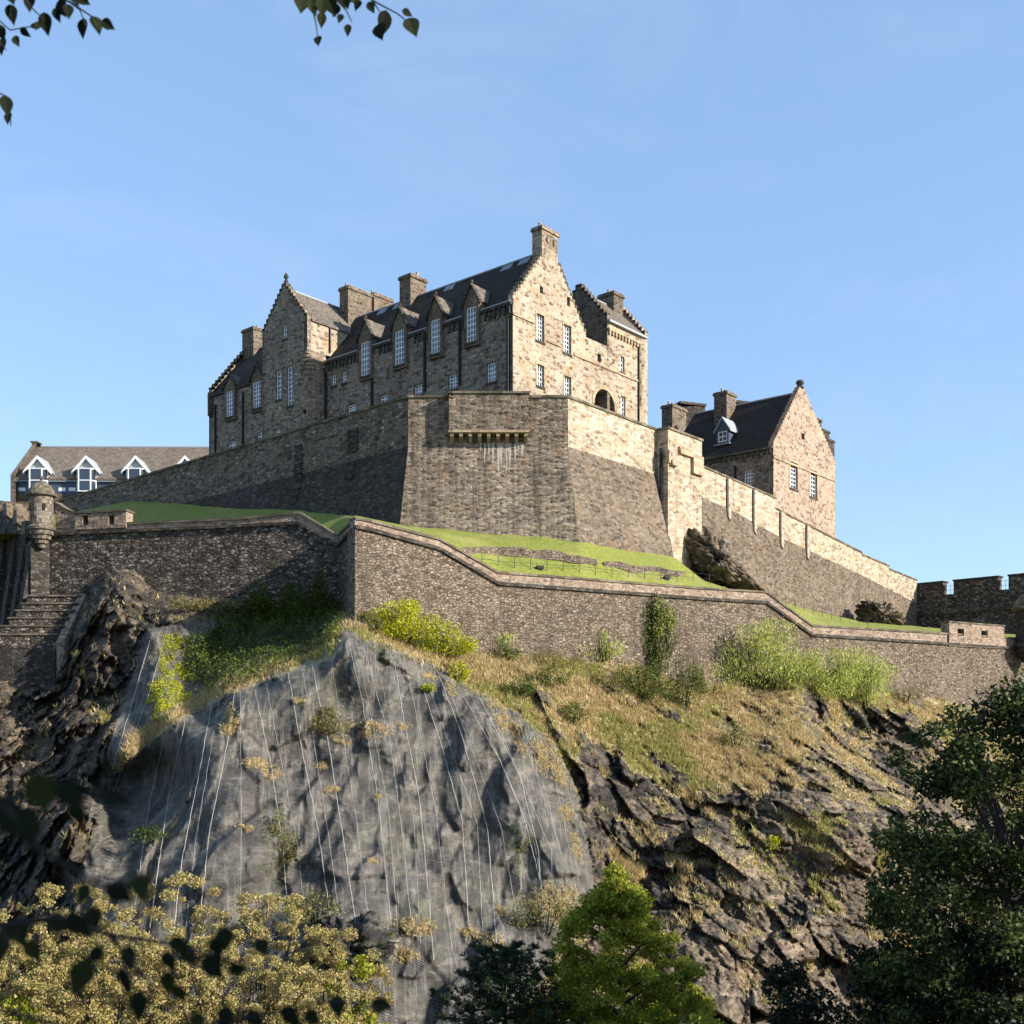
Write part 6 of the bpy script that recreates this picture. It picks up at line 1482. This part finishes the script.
# ------------------------------------------------------------------ overhanging branches close to the camera
def leaf_mesh(mb, c, axis, nrm_, L, W_):
    """one toothed, slightly folded birch leaf"""
    axis = axis.normalized(); s_ = axis.cross(nrm_).normalized(); n_ = s_.cross(axis)
    prof = [(0.0, 0.0), (0.10, 0.30), (0.24, 0.47), (0.40, 0.50), (0.58, 0.40), (0.76, 0.22), (0.90, 0.08), (1.0, 0.0)]
    V = []; m = len(prof)
    for t, w_ in prof: V.append(c + axis * (t * L) - n_ * (0.10 * L * t * t))
    for sg in (1, -1):
        for t, w_ in prof: V.append(c + axis * (t * L) + s_ * (sg * w_ * W_) + n_ * (0.18 * w_ * W_ - 0.10 * L * t * t))
    fs = []
    for sg in (0, 1):
        o = m * (1 + sg)
        for i in range(m - 1):
            q = (i, i + 1, o + i + 1, o + i); fs.append(q if sg else tuple(reversed(q)))
    mb.add(V, fs)
def branch(label, d, twigs, leaves, r=0.004, lscale=1.0):
    """twigs: polylines of survey pixels; leaves: (px, py, length px, angle deg below horizontal)"""
    base = ray(*twigs[0][0], d); t = thing('leafy_branch', base, label, 'branch')
    mb = MB()
    for i, tw_ in enumerate(twigs):
        pts = [ray(x, y, d + 0.03 * math.sin(0.05 * x + i)) for x, y in tw_]; mb.tube(pts, r * (1.6 if i == 0 else 1), 5, r * 0.5)
    mb.build('twigs', M['twig'], t)
    lb = MB()
    for x, y, L, an in leaves:
        c = ray(x, y, d + random.uniform(-0.12, 0.12)); a = R(an + random.uniform(-12, 12)); Lm = L * d / F
        ax = Vector((math.cos(a), random.uniform(-0.35, 0.35), -math.sin(a)))
        leaf_mesh(lb, c, ax, Vector((random.uniform(-.5, .5), -1, random.uniform(-.3, .5))), Lm, Lm * random.uniform(0.58, 0.78))
    n = len(lb.v); o = lb.build('leaves', LM['birch'], t)
    at = o.data.attributes.new('rnd', 'FLOAT', 'POINT'); at.data.foreach_set('value', np.repeat(rng.random(n // 24), 24).astype(np.float32))
branch('dark leafy birch branch hanging into the top left corner', 4.2,
       [[(-260, -120), (-60, -40), (20, -14), (70, 2), (100, 22), (108, 30)], [(-40, -30), (-6, 16), (10, 30), (34, 26)], [(20, -14), (30, 6), (44, 20)], [(-60, -40), (-14, 20), (-2, 40), (6, 50)], [(70, 2), (80, 10), (86, 26)]],
       [(2, 38, 22, 85), (-4, 24, 18, 60), (10, 4, 20, 80), (20, 28, 13, 40), (30, 26, 11, -10), (14, 36, 13, 70), (30, -4, 20, 75), (44, 12, 22, 85), (54, 8, 14, 60), (60, -2, 24, 80), (68, 4, 18, 70), (78, -4, 14, 40), (84, 18, 20, 92), (94, 16, 22, 60), (102, 20, 14, 30), (-10, -8, 26, 70), (6, -14, 24, 60), (26, -16, 22, 70), (50, -16, 22, 60), (68, -14, 20, 60), (40, 22, 10, 110)])
branch('dark leafy birch branch hanging from the middle of the top edge', 4.4,
       [[(250, -150), (300, -60), (340, -20), (372, 0), (398, 14), (418, 30)], [(300, -60), (308, -10), (316, 24), (318, 40)], [(340, -20), (344, 6), (352, 22)], [(372, 0), (380, 12)]],
       [(318, 36, 13, 92), (302, -4, 22, 80), (310, 2, 14, 70), (322, -6, 22, 100), (322, 12, 16, 100), (328, -2, 18, 60), (338, 4, 14, 120), (345, -10, 22, 80), (348, 24, 13, 90), (342, 14, 12, 110), (360, 0, 12, 120), (368, 2, 13, 60), (386, 10, 26, 95), (378, 24, 20, 85), (402, 10, 12, 10), (408, 18, 22, 55), (350, -4, 14, 40), (306, -14, 24, 80), (336, -16, 24, 80)])
branch('single dark birch leaf hanging at the left edge below the top corner', 4.0, [[(-160, -20), (-60, 60), (-4, 92), (6, 96)], [(6, 96), (10, 114), (11, 126)]], [(5, 95, 20, 95), (9, 112, 15, 85), (-30, 84, 24, 80)])
branch('blurred dark leafy twig across the lower left corner', 1.3,
       [[(-200, 900), (0, 925), (60, 918), (110, 935), (180, 945), (240, 965), (262, 945)], [(110, 935), (130, 960), (150, 985), (152, 1010)], [(180, 945), (200, 960), (216, 962)], [(-200, 960), (120, 1040), (240, 1020), (330, 1000), (390, 1010)], [(0, 925), (12, 950)]],
       [(14, 918, 34, 70), (0, 930, 38, 80), (28, 940, 28, 60), (48, 918, 30, 30), (66, 914, 34, 30), (92, 906, 30, 85), (88, 958, 38, 95), (104, 950, 20, 160), (128, 945, 30, 70), (124, 968, 36, 95), (172, 936, 26, 70), (166, 950, 28, 80), (182, 944, 30, 60), (204, 956, 30, 60), (212, 938, 24, 80), (168, 970, 30, 100), (176, 984, 26, 75), (228, 968, 22, 10), (258, 938, 22, 60), (224, 926, 26, 80), (140, 990, 36, 95), (338, 994, 28, 95), (286, 1004, 30, 80), (250, 1008, 28, 70), (228, 1004, 28, 110), (306, 1010, 22, 60), (370, 1004, 26, 20), (196, 1012, 24, 80)], 0.003)
branch('most blurred dark leaves left of the netted rock', 0.9,
       [[(-220, 760), (0, 800), (60, 790), (120, 800)], [(0, 800), (40, 850), (100, 885), (150, 880)]],
       [(36, 772, 40, 80), (8, 800, 44, 70), (30, 806, 46, 95), (58, 784, 38, 30), (100, 796, 36, 10), (70, 804, 28, 60), (106, 884, 36, 40), (138, 872, 32, 70), (90, 882, 30, 120), (64, 800, 20, 20)], 0.0025)
# unseen birch added right of the camera, its crown placed to shade the near leaves
bl = [(6.5 + rng.normal() * 2.0, -2.8 + rng.normal() * 1.8, 2.9 + rng.normal() * 1.5, 1.1, 1.1, 0.9) for _ in range(64)]
tree('shade_birch', Vector((8.0, -4.0, -1.5)), 8.5, bl, 'birch', 34000, 0.13, 'unseen birch added beside the viewpoint at right, its crown shading the near leaves', limbs=24, tr_r=0.16)
